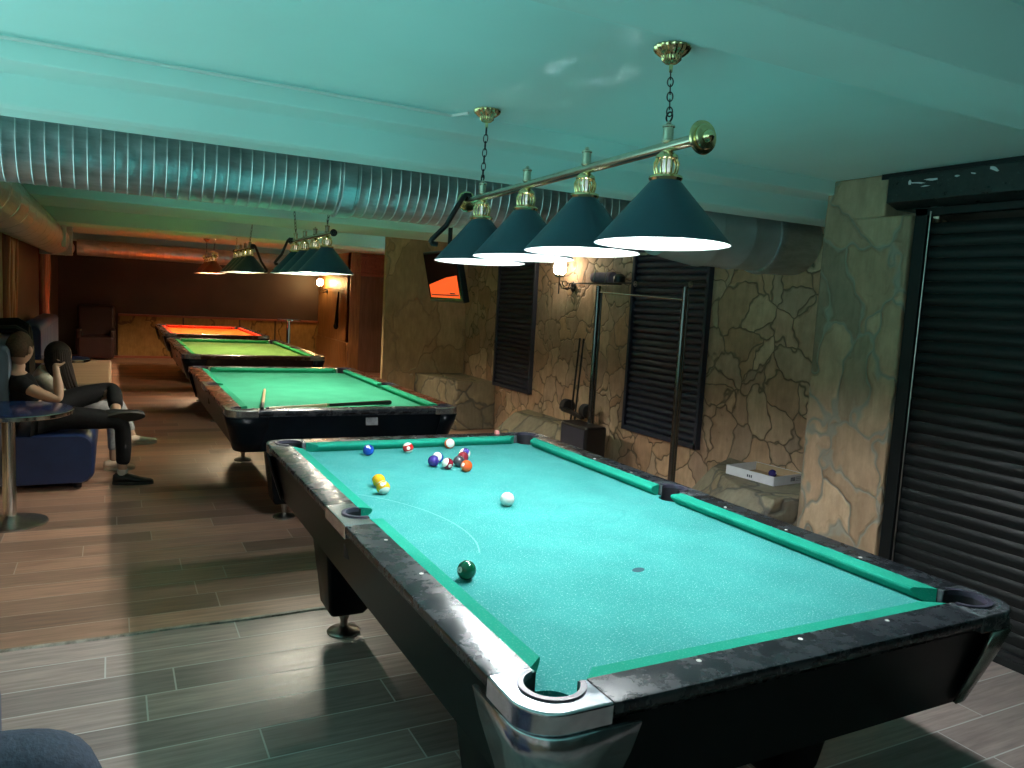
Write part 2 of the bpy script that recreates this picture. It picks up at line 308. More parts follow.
# ------------------------------------------------------------------ mesh helpers
class B:
    def __init__(s): s.bm = bmesh.new()
    def add(s, vs, fs):
        v = [s.bm.verts.new(p) for p in vs]
        for f in fs:
            try: s.bm.faces.new([v[i] for i in f])
            except ValueError: pass
        return v
    def box(s, c, d, rot=None, mat=None):
        c = V(c); R = (Euler(rot).to_matrix() if rot else Matrix.Identity(3)); h = V(d) / 2
        vs = [c + R @ V((x * h.x, y * h.y, z * h.z)) for x in (-1, 1) for y in (-1, 1) for z in (-1, 1)]
        s.add(vs, [(0, 1, 3, 2), (4, 6, 7, 5), (0, 4, 5, 1), (2, 3, 7, 6), (0, 2, 6, 4), (1, 5, 7, 3)]); return s
    def loft(s, rings, cap0=True, cap1=True, closed=True):
        n = len(rings[0]); idx = []
        for r in rings: idx.append([s.bm.verts.new(p) for p in r])
        for a, b in zip(idx, idx[1:]):
            for i in range(n if closed else n - 1):
                j = (i + 1) % n
                try: s.bm.faces.new((a[i], a[j], b[j], b[i]))
                except ValueError: pass
        if cap0: s.bm.faces.new(list(reversed(idx[0])))
        if cap1: s.bm.faces.new(idx[-1])
        return s
    def prism(s, poly, z0, z1):
        return s.loft([[V((x, y, z0)) for x, y in poly], [V((x, y, z1)) for x, y in poly]])
    def lathe(s, prof, c=(0, 0, 0), axis='Z', n=32, mod=None, caps=True):
        c = V(c); rings = []
        for r, h in prof:
            ring = []
            for i in range(n):
                t = 2 * PI * i / n; rr = r * (mod(t, h) if mod else 1)
                a, b = rr * math.cos(t), rr * math.sin(t)
                p = V((a, b, h)) if axis == 'Z' else (V((h, a, b)) if axis == 'X' else V((b, h, a)))
                ring.append(c + p)
            rings.append(ring)
        return s.loft(rings, caps, caps)
    def tube(s, pts, r, n=12, caps=True):
        pts = [V(p) for p in pts]; rs = r if isinstance(r, (list, tuple)) else [r] * len(pts)
        rings = []; up = None
        for i, p in enumerate(pts):
            d = (pts[min(i + 1, len(pts) - 1)] - pts[max(i - 1, 0)]).normalized()
            if up is None: up = d.orthogonal().normalized()
            up = (up - d * up.dot(d)).normalized(); sd = d.cross(up)
            rings.append([p + (up * math.cos(2 * PI * k / n) + sd * math.sin(2 * PI * k / n)) * rs[i] for k in range(n)])
        return s.loft(rings, caps, caps)
    def sphere(s, c, r, u=24, v=14, sc=(1, 1, 1)):
        c = V(c)
        prof = [(max(1e-5, r * math.sin(PI * i / v)), -r * math.cos(PI * i / v)) for i in range(v + 1)]
        rings = [[c + V((q * math.cos(2 * PI * k / u) * sc[0], q * math.sin(2 * PI * k / u) * sc[1], h * sc[2])) for k in range(u)] for q, h in prof]
        return s.loft(rings)
    def torus(s, c, R, r, M3=None, sx=1.0, n=20, k=8):
        c = V(c); M3 = M3 or Matrix.Identity(3); idx = []
        for i in range(n):
            t = 2 * PI * i / n; ring = []
            for j in range(k):
                a = 2 * PI * j / k
                p = V((math.cos(t) * (R + r * math.cos(a)) , math.sin(t) * (R * sx + r * math.cos(a)), r * math.sin(a)))
                ring.append(s.bm.verts.new(c + M3 @ p))
            idx.append(ring)
        for i in range(n):
            for j in range(k):
                s.bm.faces.new((idx[i][j], idx[(i + 1) % n][j], idx[(i + 1) % n][(j + 1) % k], idx[i][(j + 1) % k]))
        return s
    def obj(s, name, mat, parent=None, smooth=None, bevel=0, loc=None, seg=2):
        bmesh.ops.remove_doubles(s.bm, verts=s.bm.verts, dist=1e-6)
        bmesh.ops.recalc_face_normals(s.bm, faces=s.bm.faces)
        me = bpy.data.meshes.new(name); s.bm.to_mesh(me); s.bm.free()
        if smooth is not None:
            for p in me.polygons: p.use_smooth = True
            try: me.set_sharp_from_angle(angle=math.radians(smooth))
            except Exception: pass
        me.materials.append(M[mat] if isinstance(mat, str) else mat)
        o = bpy.data.objects.new(name, me); C.objects.link(o)
        if parent is not None: o.parent = parent
        if loc is not None: o.location = loc
        if bevel:
            b = o.modifiers.new('bevel', 'BEVEL'); b.width = bevel; b.segments = seg; b.limit_method = 'ANGLE'; b.angle_limit = math.radians(35)
        return o

def tag(o, label=None, cat=None, group=None, kind=None):
    if label: o['label'] = label
    if cat: o['category'] = cat
    if group: o['group'] = group
    if kind: o['kind'] = kind
    return o
def thing(name, label, cat, loc=(0, 0, 0), rotz=0, group=None):
    o = bpy.data.objects.new(name, None); C.objects.link(o)
    o.location = loc; o.rotation_euler = (0, 0, rotz); o.empty_display_size = 0.1
    return tag(o, label, cat, group)
def struct(name, b, mat, label, cat=None, **kw):
    o = b.obj(name, mat, **kw); return tag(o, label, cat or name.split('_')[0], None, 'structure')
def arcpts(cx, cy, r, a0, a1, n):
    return [(cx + r * math.cos(a0 + (a1 - a0) * i / n), cy + r * math.sin(a0 + (a1 - a0) * i / n)) for i in range(n + 1)]
def rrect(hx, hy, r, n=8):
    p = []
    for sx, sy, a in ((1, 1, 0), (-1, 1, PI / 2), (-1, -1, PI), (1, -1, 1.5 * PI)):
        p += arcpts(sx * (hx - r), sy * (hy - r), r, a, a + PI / 2, n)
    return p

# ------------------------------------------------------------------ room
YN, YF, XL, XR = -5.0, 15.45, -2.45, 2.8
ZC = 2.42
ZT = 2.9
struct('floor', B().box((0.6, 5.2, -0.05), (6.6, 21, 0.1)), 'floor', 'wood look plank floor, grey at the front and brown beyond the seam')
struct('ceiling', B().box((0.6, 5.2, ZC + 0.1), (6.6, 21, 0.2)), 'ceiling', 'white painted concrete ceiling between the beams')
struct('wall_left', B().box((XL - 0.1, 9.15, 1.25), (0.2, 13.1, 2.5)), 'dark_wall', 'dark wall behind the sofas on the left')
b = B(); b.box((XL - 0.1, -1.2, 0.42), (0.2, 7.6, 0.84)); struct('wall_left_low', b, 'stone_far', 'low wall under the added side windows', 'wall')
for i, y0 in enumerate((-4.9, -3.0, -1.1, 0.8)):  # unseen side openings, added so fill light reaches the ceiling
    b = B(); w_ = 1.78
    for yy in (y0 + 0.04, y0 + w_ / 2, y0 + w_ - 0.04): b.box((XL - 0.1, yy, 1.62), (0.07, 0.07 if yy != y0 + w_ / 2 else 0.035, 1.56))
    for zz in (0.87, 2.36): b.box((XL - 0.1, y0 + w_ / 2, zz), (0.09, w_, 0.07))
    struct('window_%d' % (i + 1), b, 'white_plastic', 'added side opening beside the viewer that lights the ceiling', 'window')
    struct('wall_left_post', B().box((XL - 0.1, y0 + w_ + 0.06, 1.65), (0.18, 0.12, 1.6)), 'stone_far', 'post between the added side windows', 'wall')
struct('wall_back', B().box((0.6, YF + 0.1, 1.25), (6.6, 0.2, 2.5)), 'dark_wall', 'dark brown wall at the far end of the hall')
struct('wall_front', B().box((0.6, YN - 0.1, 1.25), (6.6, 0.2, 2.5)), 'dark_wall', 'wall behind the viewpoint')
struct('wall_right', B().box((XR + 0.1, 3.9, 1.25), (0.2, 6.4, 2.5)), 'stone', 'rough flagstone wall with the two louvred shutters')
# stone left part of left wall, near
struct('trim_1', B().box((XL + 0.02, 4.9, 1.2), (0.04, 4.2, 2.4)), 'stone_far', 'stone cladding on the left wall')
# right shutter wall + pillar
b = B(); b.prism([(2.30, 0.150), (2.62, 0.150), (2.80, 0.715), (2.30, 0.715)], 0, 2.190)
b.prism([(2.30, 0.315), (2.80, 0.315), (2.80, 0.715), (2.30, 0.715)], 2.190, ZC)
struct('wall_pillar', b, 'stone_big', 'stone clad pillar between the flagstone wall and the black roller shutter', 'wall', bevel=0.012)
struct('wall_behind_shutter', B().box((2.70, -2.4, 1.21), (0.2, 5.2, 2.42)), 'dark_wall', 'dark wall behind the black roller shutter', 'wall')
# stub wall at Y=7.06 and door niche behind it
struct('wall_stub', B().box((2.325, 7.06 + 0.04, 1.21), (1.35, 0.08, 2.42)), 'stone_far', 'smooth brown stone wall facing the tables beside the door', 'wall')
struct('wall_right_far', B().box((2.87, 14.1, 1.21), (0.2, 2.7, 2.42)), 'wood_post', 'orange lit wooden wall beside the far corner', 'wall')
struct('wall_door_side', B().box((3.6, 12.9, 1.21), (1.66, 0.2, 2.42)), 'wood_post', 'wood wall holding the dark door', 'wall')
struct('wall_niche', B().box((3.85, 10.2, 1.21), (0.2, 5.8, 2.42)), 'stone_far', 'side wall of the door niche', 'wall')
# beams (profile extruded along X)
def beam(name, prof, label, x0=-2.45, x1=2.8, mat='beam'):
    b = B(); b.loft([[V((x0, y, z)) for y, z in prof], [V((x1, y, z)) for y, z in prof]])
    return struct(name, b, mat, label, 'beam', bevel=0.006)
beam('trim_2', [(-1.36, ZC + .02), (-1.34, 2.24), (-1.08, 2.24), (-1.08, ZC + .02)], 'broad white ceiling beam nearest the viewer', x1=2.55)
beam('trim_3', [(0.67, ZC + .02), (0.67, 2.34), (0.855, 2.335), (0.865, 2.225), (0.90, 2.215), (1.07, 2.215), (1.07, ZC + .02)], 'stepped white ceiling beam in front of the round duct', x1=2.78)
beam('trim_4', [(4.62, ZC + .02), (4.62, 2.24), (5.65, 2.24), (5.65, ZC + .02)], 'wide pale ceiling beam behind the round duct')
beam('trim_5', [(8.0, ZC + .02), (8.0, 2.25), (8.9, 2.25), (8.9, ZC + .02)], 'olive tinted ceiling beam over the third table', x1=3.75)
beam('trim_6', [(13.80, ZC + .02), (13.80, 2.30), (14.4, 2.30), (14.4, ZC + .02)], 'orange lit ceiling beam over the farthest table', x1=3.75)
# conduit along the stepped beam
b = B(); b.tube([(-2.44, 0.645, 2.405), (-0.16, 0.645, 2.405), (-0.112, 0.57, 2.41)], 0.006, 8)
tag(b.obj('cable_conduit', 'white_plastic', smooth=40), 'thin white cable conduit running along the stepped beam to the brass rose', 'conduit')
# floor threshold
b = B(); b.loft([[V((x, 1.17 + dy + 0.004 * math.sin(x * 9), z)) for dy, z in ((-.014, 0.0), (-.010, .007), (.010, .007), (.014, 0.0))] for x in [i * 0.1 - 2.45 for i in range(53)]])
struct('trim_7', b, 'seam', 'worn metal seam strip crossing the floor')
# back wall wainscot
for i, (x0, x1) in enumerate(((-1.38, -0.14), (-0.11, 1.02), (1.05, 1.78), (1.81, 2.76))):
    struct('trim_%d' % (8 + i), B().box(((x0 + x1) / 2, YF - 0.03, 0.44), (x1 - x0, 0.06, 0.88)), 'wainscot', 'yellow stone panel of the far wainscot', 'wainscot', bevel=0.006)
b = B(); b.box((0.7, YF - 0.05, 0.90), (4.14, 0.10, 0.04)); struct('trim_12', b, 'wood_red', 'dark rail on top of the far wainscot')
b = B(); b.box((0.2, YF - 0.04, 0.02), (5.2, 0.08, 0.05)); struct('baseboard_back', b, 'wood_red', 'dark skirting of the far wall')
struct('baseboard_right', B().box((2.36, -2.3, 0.03), (0.05, 4.9, 0.07)), 'black_metal', 'dark kerb under the black roller shutter')

# split-log columns on left wall
for i, (y, lab) in enumerate(((6.56, 'red stained split log column nearest the sofas on the left wall'), (11.2, 'red stained split log column farther along the left wall, left of the dark panel'))):
    b = B()
    for k in range(5):
        yy = y - 0.28 + 0.14 * k
        b.lathe([(0.075 + 0.012 * math.sin(k * 2 + j), j * 0.3) for j in range(8)], (XL + 0.03, yy, 0), n=10)
    tag(b.obj('log_column', 'column_red', smooth=50), lab, 'column', 'log columns on the left wall')
# stone ledges on the right
def ledge(name, top, bot, z, label, mat='stone_ledge'):
    b = B(); b.loft([[V((x, y, 0)) for x, y in bot], [V((x, y, z)) for x, y in top]])
    return struct(name, b, mat, label, 'ledge', bevel=0.02)
ledge('trim_13', [(2.8, 1.86), (2.42, 1.62), (2.16, 1.15), (2.10, 0.72), (2.8, 0.72)], [(2.8, 2.25), (2.30, 2.0), (1.85, 1.4), (1.70, 0.72), (2.8, 0.72)], 0.50, 'sloping stone plinth under the white cardboard tray')
ledge('trim_14', [(2.8, 5.15), (2.52, 4.95), (2.56, 3.72), (2.8, 3.60)], [(2.8, 5.45), (2.20, 5.15), (2.30, 3.66), (2.8, 3.5)], 0.39, 'sloping stone plinth left of the chrome posts')
ledge('trim_15', [(2.8, 6.02), (2.28, 6.02), (2.10, 7.08), (2.8, 7.08)], [(2.8, 6.0), (2.26, 6.0), (2.08, 7.08), (2.8, 7.08)], 0.60, 'stone bench in the corner below the narrow shutter')

# ------------------------------------------------------------------ round ducts
def seamed(y0, length, r, axis, c, step, extra=()):
    prof = []; x = 0.0
    while x < length - 1e-6:
        prof += [(r, x), (r, min(length, x + step - 0.012)), (r + 0.0028, min(length, x + step - 0.009)), (r + 0.0028, min(length, x + step - 0.004))]
        x += step
    prof.append((r, length))
    return prof
t = thing('ventilation_duct', 'large galvanised spiral duct running across the ceiling behind the near lamp', 'duct', (XL, 1.44, 2.195))
b = B(); b.lathe(seamed(0, 4.35, 0.192, 'X', None, 0.052), axis='X', n=40); b.obj('duct_pipe', 'galv', t, smooth=40)
b = B(); b.lathe([(0.195, 1.98), (0.203, 1.985), (0.203, 2.05), (0.195, 2.055)], axis='X', n=40); b.obj('joint_band', 'galv', t, smooth=40)
b = B(); b.lathe([(0.192, 0), (0.235, 0.33), (0.238, 0.34), (0.238, 0.36), (0.23, 0.37), (0.232, 0.60), (0.238, 0.61), (0.238, 0.625)], (4.02, -0.05, -0.05), axis='X', n=40); b.obj('duct_reducer', 'sheet', t, smooth=35)
b = B(); b.lathe([(0.228, 0), (0.226, 0.26)], (4.645, -0.05, -0.055), axis='X', n=40); b.obj('duct_collar', 'sheet', t, smooth=35)
b = B(); b.lathe([(0.238, 0), (0.246, 0.02), (0.250, 0.05), (0.243, 0.08), (0.235, 0.37)], (4.87, -0.05, -0.055), axis='X', n=40); b.obj('wall_flange', 'galv', t, smooth=35)

t = thing('side_duct', 'grey galvanised duct running away along the left wall above the sofas', 'duct', (-2.22, 1.8, 2.13))
b = B(); b.lathe(seamed(0, 8.8, 0.20, 'Y', None, 0.6), axis='Y', n=32); b.obj('duct_pipe', 'galv', t, smooth=40)
b = B(); b.lathe([(0.20, 8.8), (0.19, 9.3), (0.15, 9.8), (0.14, 11.7)], axis='Y', n=32); b.obj('duct_reducer', 'galv', t, smooth=40)
b = B(); b.box((0.20, 6.9, 0.02), (0.05, 0.10, 0.34)); b.obj('hanger_strap', 'white_plastic', t, bevel=0.004)
b = B(); b.box((0.02, 8.6, 0), (0.42, 0.10, 0.42)); b.obj('flange_plate', 'galv', t, bevel=0.01)
t = thing('far_duct', 'thin copper toned duct across the far ceiling behind the orange lit beam', 'duct', (-2.05, 13.6, 2.16))
b = B(); b.lathe(seamed(0, 4.75, 0.145, 'X', None, 0.12), axis='X', n=28); b.obj('duct_pipe', 'galv', t, smooth=40)

# ------------------------------------------------------------------ shutters
def louvre(name, y0, y1, z0, z1, x, label, mat='slat', pitch=0.058, group=None, rail=0.035, depth=0.05, bulge=0.020):
    t = thing(name, label, 'shutter', (x, (y0 + y1) / 2, z0), 0, group)
    w = y1 - y0; h = z1 - z0
    f = B()
    for sy in (-1, 1): f.box((-depth / 2, sy * (w / 2 - rail / 2), h / 2), (depth, rail, h))
    f.box((-depth / 2, 0, 0.02), (depth, w, 0.04)); f.box((-depth / 2, 0, h - 0.02), (depth, w, 0.04))
    f.obj('frame', mat, t, bevel=0.003)
    s = B(); n = int((h - 0.08) / pitch)
    for i in range(n):
        zz = 0.04 + i * pitch; k = 6; pr = []
        for j in range(k + 1):
            a = PI * j / k; pr.append((-0.008 - bulge * math.sin(a), zz + pitch * j / k * 0.97))
        ring = pr + [(-0.004, zz + pitch * .97), (-0.004, zz)]
        s.loft([[V((px_, yy, pz_)) for px_, pz_ in ring] for yy in (-w / 2 + rail, w / 2 - rail)])
    s.obj('slats', mat, t, smooth=60)
    return t
louvre('louvred_shutter', 5.08, 6.03, 0.565, 2.18, 2.80, 'narrow dark blue slatted shutter in the flagstone wall, left of the lit wall sconce')
louvre('louvred_shutter', 2.20, 3.24, 0.49, 2.16, 2.80, 'dark blue slatted shutter in the flagstone wall, behind the chrome posts')
t = louvre('roller_shutter', -4.6, 0.145, 0.0, 2.22, 2.37, 'large black roller shutter at the right edge', 'slat_black', 0.062, rail=0.07, bulge=0.007)
b = B(); b.tube([(-0.055, 2.28, 0.0), (-0.055, 2.28, 2.2)], 0.004, 6); b.obj('guide_seal', 'dull_steel', t)
t = thing('shutter_housing', 'scratched black metal box of the roller shutter, under the ceiling at the right', 'shutter box', (2.395, -2.09, 2.225))
b = B(); b.loft([[V((x, y, z)) for x, z in ((-0.14, 0.03), (-0.05, 0.0), (0.14, 0.0), (0.14, 0.17), (-0.14, 0.165))] for y in (-2.4, 2.37)]); b.obj('cover', 'housing', t, bevel=0.004)
b = B()
for y_, z_, w_, h_, a_ in ((2.24, .125, .020, .034, .1), (2.20, .120, .10, .010, .12), (2.12, .128, .09, .012, .05), (2.15, .098, .05, .006, 0), (1.98, .130, .035, .010, 0), (1.90, .134, .03, .008, .2), (1.80, .142, .05, .020, .3)):
    b = B(); n_ = 14; pts = [(w_ / 2 * math.cos(2 * PI * k / n_) * random.uniform(.6, 1.2), h_ / 2 * math.sin(2 * PI * k / n_) * random.uniform(.5, 1.3)) for k in range(n_)]
    ca, sa = math.cos(a_), math.sin(a_)
    b.loft([[V((x_, y_ + p * ca - q_ * sa, z_ + p * sa + q_ * ca)) for p, q_ in pts] for x_ in (-0.1395, -0.1408)]); b.obj('paint_scrape', 'card_white', t)
b = B(); b.box((0, 0.02, 0.180), (0.2, 4.85, 0.03)); b.obj('top_bracket', 'black_metal', t)

# ------------------------------------------------------------------ pool tables
def make_table(loc, label, cloth, cush, rail, cast, dcast, apron, foot=(0.50, 0.87), plaque=False, skirts=None, short_rail=None, rotz=0.0):
    short_rail = short_rail or rail
    T = thing('pool_table', label, 'pool table', loc, rotz, None)
    # cabinet shell
    rings = []
    for hx, hy, r, z in ((0.768, 1.408, 0.085, 0.79), (0.762, 1.402, 0.085, 0.765), (0.715, 1.355, 0.07, 0.555), (0.60, 1.24, 0.05, 0.550)):
        rings.append([V((x, y, z)) for x, y in rrect(hx, hy, r)])
    b = B(); b.loft(rings, False, True); o = b.obj('cabinet', apron, T, smooth=30)
    # bed with pocket notches
    poly = []
    R, r2 = 0.062, 0.055
    def q(sx, sy):
        cx, cy = 0.683 * sx, 1.318 * sy
        a = arcpts(cx, cy, R, {(1, 1): 1.5 * PI, (-1, 1): 0, (-1, -1): PI / 2, (1, -1): PI}[(sx, sy)], {(1, 1): PI, (-1, 1): -PI / 2, (-1, -1): 0, (1, -1): PI / 2}[(sx, sy)], 8)
        return a
    def side(sx):
        a0 = math.acos(0.012 / r2)
        pts = arcpts(sx * 0.695, 0, r2, PI - (PI / 2 - 0.22) , PI + (PI / 2 - 0.22), 8) if sx > 0 else arcpts(-0.695, 0, r2, (PI / 2 - 0.22), -(PI / 2 - 0.22), 8)
        return pts
    poly += side(1)[::-1] + q(1, 1) + q(-1, 1) + side(-1) + q(-1, -1) + q(1, -1)
    b = B(); b.prism(poly, 0.755, 0.79); b.obj('bed_cloth', cloth, T)
    # cushions
    prof = [(0.687, 0.8352), (0.641, 0.8305), (0.6355, 0.8265), (0.635, 0.820), (0.640, 0.811), (0.664, 0.7895), (0.687, 0.7895)]
    def cushion(kind, s, a, bb, da, db):
        # kind 'L' long side (along Y, outward X), 'S' short side (along X, outward Y)
        rings = []
        off = 0 if kind == 'L' else 0.635
        for e, d, sg in ((a, da, -1), (bb, db, 1)):
            ring = []
            for u, z in prof:
                y = e + sg * d * (u - 0.635) / 0.052
                ring.append(V((s * u, y, z)) if kind == 'L' else V((y, s * (u + off), z)))
            rings.append(ring)
        c = B(); c.loft(rings); return c.obj('cushion', cush, T, bevel=0.0012)
    for s in (-1, 1):
        cushion('L', s, 0.066, 1.186, 0.013 * -1, 0.050)
        cushion('L', s, -1.186, -0.066, 0.050, 0.013 * -1)
        cushion('S', s, -0.551, 0.551, 0.050, 0.050)
    # rails
    rp = [(0.6872, 0.787), (0.6872, 0.8352), (0.785, 0.8352), (0.7895, 0.8335), (0.7915, 0.829), (0.7915, 0.812), (0.7895, 0.808), (0.776, 0.802), (0.769, 0.787)]
    def railp(kind, s, a, bb, sights):
        c = B(); off = 0 if kind == 'L' else 0.64
        o1 = off
        c.loft([[V((s * u, y, z)) if kind == 'L' else V((y, s * (u + off - 0.005), z)) for u, z in rp] for y in (a, bb)])
        ro = c.obj('rail', rail if kind == 'L' else short_rail, T, smooth=40)
        for y in sights:
            d = B(); p = (s * 0.709, y, 0.8350) if kind == 'L' else (y, s * 1.344, 0.8350)
            d.lathe([(0.0062, 0.0), (0.0062, 0.0012), (0.005, 0.0018)], p, n=12); d.obj('sight', 'sight', ro)
        return ro
    st = 0.3175
    for s in (-1, 1):
        railp('L', s, 0.135, 1.235, (st, 2 * st, 3 * st)); railp('L', s, -1.235, -0.135, (-st, -2 * st, -3 * st))
        railp('S', s, -0.60, 0.60, (-st, 0, st))
    # corner castings, pockets
    for sx in (-1, 1):
        for sy in (-1, 1):
            m = (lambda p: (p[0] * sx, p[1] * sy))
            cx, cy = 0.683, 1.318
            pl = [(0.60, 1.427), (0.60, 1.323)]
            arc = [p for p in arcpts(cx, cy, 0.0615, PI, -PI / 2, 18)]
            pl += [p for p in arc if not (p[0] < cx - 0.02 and p[1] < 1.323)] if False else arc
            pl += [(0.687, 1.235), (0.792, 1.235)] + arcpts(0.702, 1.337, 0.090, 0, PI / 2, 8)
            c = B(); c.prism([m(p) for p in pl], 0.787, 0.8362)
            cm = cast if (sx, sy) == (-1, -1) or not dcast else dcast
            co = c.obj('corner_casting', cm, T, smooth=30, bevel=0.006, seg=3)
            # skirt down the cabinet corner
            c = B(); rings = []
            k_ = 1.0 if (sx, sy) == (-1, -1) else 0.35
            for z, ins, ln in ((0.788, 0.004, 0.165), (0.72, 0.020, 0.14), (0.64, 0.044, 0.10), (0.560, 0.068, 0.062)):
                hx, hy, r = 0.794 - ins, 1.434 - ins, 0.088
                ln *= k_; out = [(hx, hy - r - ln)] + arcpts(hx - r, hy - r, r, 0, PI / 2, 8) + [(hx - r - ln, hy)]
                rings.append([V((*m(p), z)) for p in out])
            c.loft(rings, False, False, False)
            so = c.obj('corner_skirt', (skirts or {}).get((sx, sy), cm if not skirts else M['apron']), T, smooth=40)
            md = so.modifiers.new('th', 'SOLIDIFY'); md.thickness = 0.010; md.offset = 0
            # pocket
            a0 = PI / 4; c = B()
            full = arcpts(cx, cy, 0.060, 0, 2 * PI, 28)[:-1]
            c.loft([[V((*m(p), 0.68)) for p in full], [V((*m(p), 0.752)) for p in full]], True, False)
            ar = arcpts(cx, cy, 0.0605, a0 - 2.3, a0 + 2.3, 22)
            c.loft([[V((*m(p), 0.752)) for p in ar], [V((*m(p), 0.835)) for p in ar]], False, False, False)
            po = c.obj('pocket', 'rubber', T, smooth=40)
            c = B(); ri = arcpts(cx, cy, 0.059, a0 - 2.1, a0 + 2.1, 22); rb = arcpts(cx, cy, 0.072, a0 - 2.1, a0 + 2.1, 22)
            c.loft([[V((*m(p), 0.8365)) for p in rb], [V((*m(p), 0.8405)) for p in rb], [V((*m(p), 0.8405)) for p in ri], [V((*m(p), 0.825)) for p in ri]], False, False, False)
            c.obj('pocket_rim', 'pocket_rim', po, smooth=30)
        # side casting
        cx = 0.70; c = B()
        pl = [(0.792, -0.134), (0.792, 0.134), (0.687, 0.134)] + arcpts(cx, 0, 0.0555, PI / 2 + 0.2, -PI / 2 - 0.2, 16) + [(0.687, -0.134)]
        c.prism([(p[0] * sx, p[1]) for p in pl], 0.787, 0.8362); c.obj('side_casting', cast if (sx < 0 or not dcast) else dcast, T, bevel=0.005)
        c = B(); full = arcpts(cx, 0, 0.0545, 0, 2 * PI, 28)[:-1]
        c.loft([[V((p[0] * sx, p[1], 0.68)) for p in full], [V((p[0] * sx, p[1], 0.752)) for p in full]], True, False)
        ar = arcpts(cx, 0, 0.055, -1.9, 1.9, 20)
        c.loft([[V((p[0] * sx, p[1], 0.752)) for p in ar], [V((p[0] * sx, p[1], 0.835)) for p in ar]], False, False, False)
        po = c.obj('pocket', 'rubber', T, smooth=40)
        c = B(); ri = arcpts(cx, 0, 0.0535, -1.75, 1.75, 20); rb = arcpts(cx, 0, 0.066, -1.75, 1.75, 20)
        c.loft([[V((p[0] * sx, p[1], 0.8365)) for p in rb], [V((p[0] * sx, p[1], 0.8405)) for p in rb], [V((p[0] * sx, p[1], 0.8405)) for p in ri], [V((p[0] * sx, p[1], 0.825)) for p in ri]], False, False, False)
        c.obj('pocket_rim', 'pocket_rim', po, smooth=30)
    # legs
    fx, fy = foot
    for sx in (-1, 1):
        for sy in (-1, 1):
            c = B(); X, Y = sx * fx, sy * fy
            c.loft([[V((X + sx * ox + x, Y + y, z)) for x, y in rrect(hx, hy, 0.02, 3)] for z, hx, hy, ox in ((0.555, 0.15, 0.17, -0.01), (0.14, 0.095, 0.095, 0), (0.115, 0.08, 0.08, 0))])
            lo = c.obj('leg', apron, T, smooth=30)
            c = B(); c.lathe([(0.078, 0.0), (0.078, 0.008), (0.070, 0.016), (0.028, 0.026), (0.017, 0.034), (0.017, 0.06), (0.024, 0.075), (0.024, 0.10), (0.017, 0.118)], (X, Y, 0), n=24)
            c.obj('foot', 'dull_steel', lo, smooth=40)
    if plaque:
        c = B(); c.box((0.145, -1.407, 0.768 - 0.02), (0.085, 0.004, 0.055), (-0.2, 0, 0)); c.obj('plaque', 'plaque', T, bevel=0.002)
    return T

make_table((0, 0, 0), 'nearest pool table, teal cloth with balls on it, black rails and polished corner castings', M['cloth1'], M['cush1'], M['rail1'], M['chrome_cast'], M['shaded_cast'], M['apron'], skirts={(-1, -1): M['chrome_cast'], (1, -1): M['steel_cast']})
make_table((-0.055, 3.84, 0), 'second pool table, green cloth with cues lying on it and brown worn side rail', M['cloth2'], M['cush2'], M['rail2'], M['steel_cast'], None, M['apron'], (0.34, 0.98), True, skirts={(0, 0): 0}, short_rail=M['rail1'])
make_table((-0.01, 7.95, 0), 'third pool table with lime green cloth and dark brown rails', M['cloth3'], M['cush3'], M['rail3'], M['steel_cast'], None, M['apron2'], (0.36, 0.90), skirts={(0, 0): 0})
make_table((0.01, 11.75, 0), 'farthest pool table with bright orange cloth', M['cloth4'], M['cush4'], M['rail3'], M['steel_cast'], None, M['apron2'], (0.36, 0.90), skirts={(0, 0): 0})

# ------------------------------------------------------------------ balls
BR = 0.0285
def ball(x, y, label, col, num, stripe=False, rot=(0, 0, 0), z=0.79, name='pool_ball'):
    b = B(); b.sphere((0, 0, 0), BR, 32, 20)
    mt = ball_mat('cue_ball_white' if num is None else 'ball_paint', col, stripe)
    o = b.obj(name, mt, smooth=60, loc=(x, y, z + BR)); o.rotation_euler = rot
    tag(o, label, 'ball', 'pool balls on the nearest table' if z < 0.795 and num is not None and y < 1.4 and x < 1 else None)
    if num is not None:
        for sg in (1, -1):
            cu = bpy.data.curves.new('number', 'FONT'); cu.body = str(num); cu.size = 0.0125; cu.align_x = 'CENTER'; cu.align_y = 'CENTER'; cu.extrude = 0.0002
            tmp = bpy.data.objects.new('tmp', cu); C.objects.link(tmp)
            dg = bpy.context.evaluated_depsgraph_get(); me = bpy.data.meshes.new_from_object(tmp.evaluated_get(dg))
            bpy.data.objects.remove(tmp)
            me.materials.clear(); me.materials.append(M['print'])
            # wrap on to the sphere
            for v in me.vertices:
                p = V((sg * BR, v.co.x * sg, v.co.y)).normalized() * (BR + 0.00015 + max(0, v.co.z))
                v.co = p
            n = bpy.data.objects.new('number', me); C.objects.link(n); n.parent = o
    return o
YEL, BLU, RED, PUR, ORA, GRN, MAR, BLK = (0.80, 0.42, 0.01), (0.01, 0.06, 0.42), (0.55, 0.02, 0.02), (0.05, 0.03, 0.22), (0.85, 0.10, 0.015), (0.005, 0.10, 0.045), (0.20, 0.012, 0.025), (0.012, 0.012, 0.015)
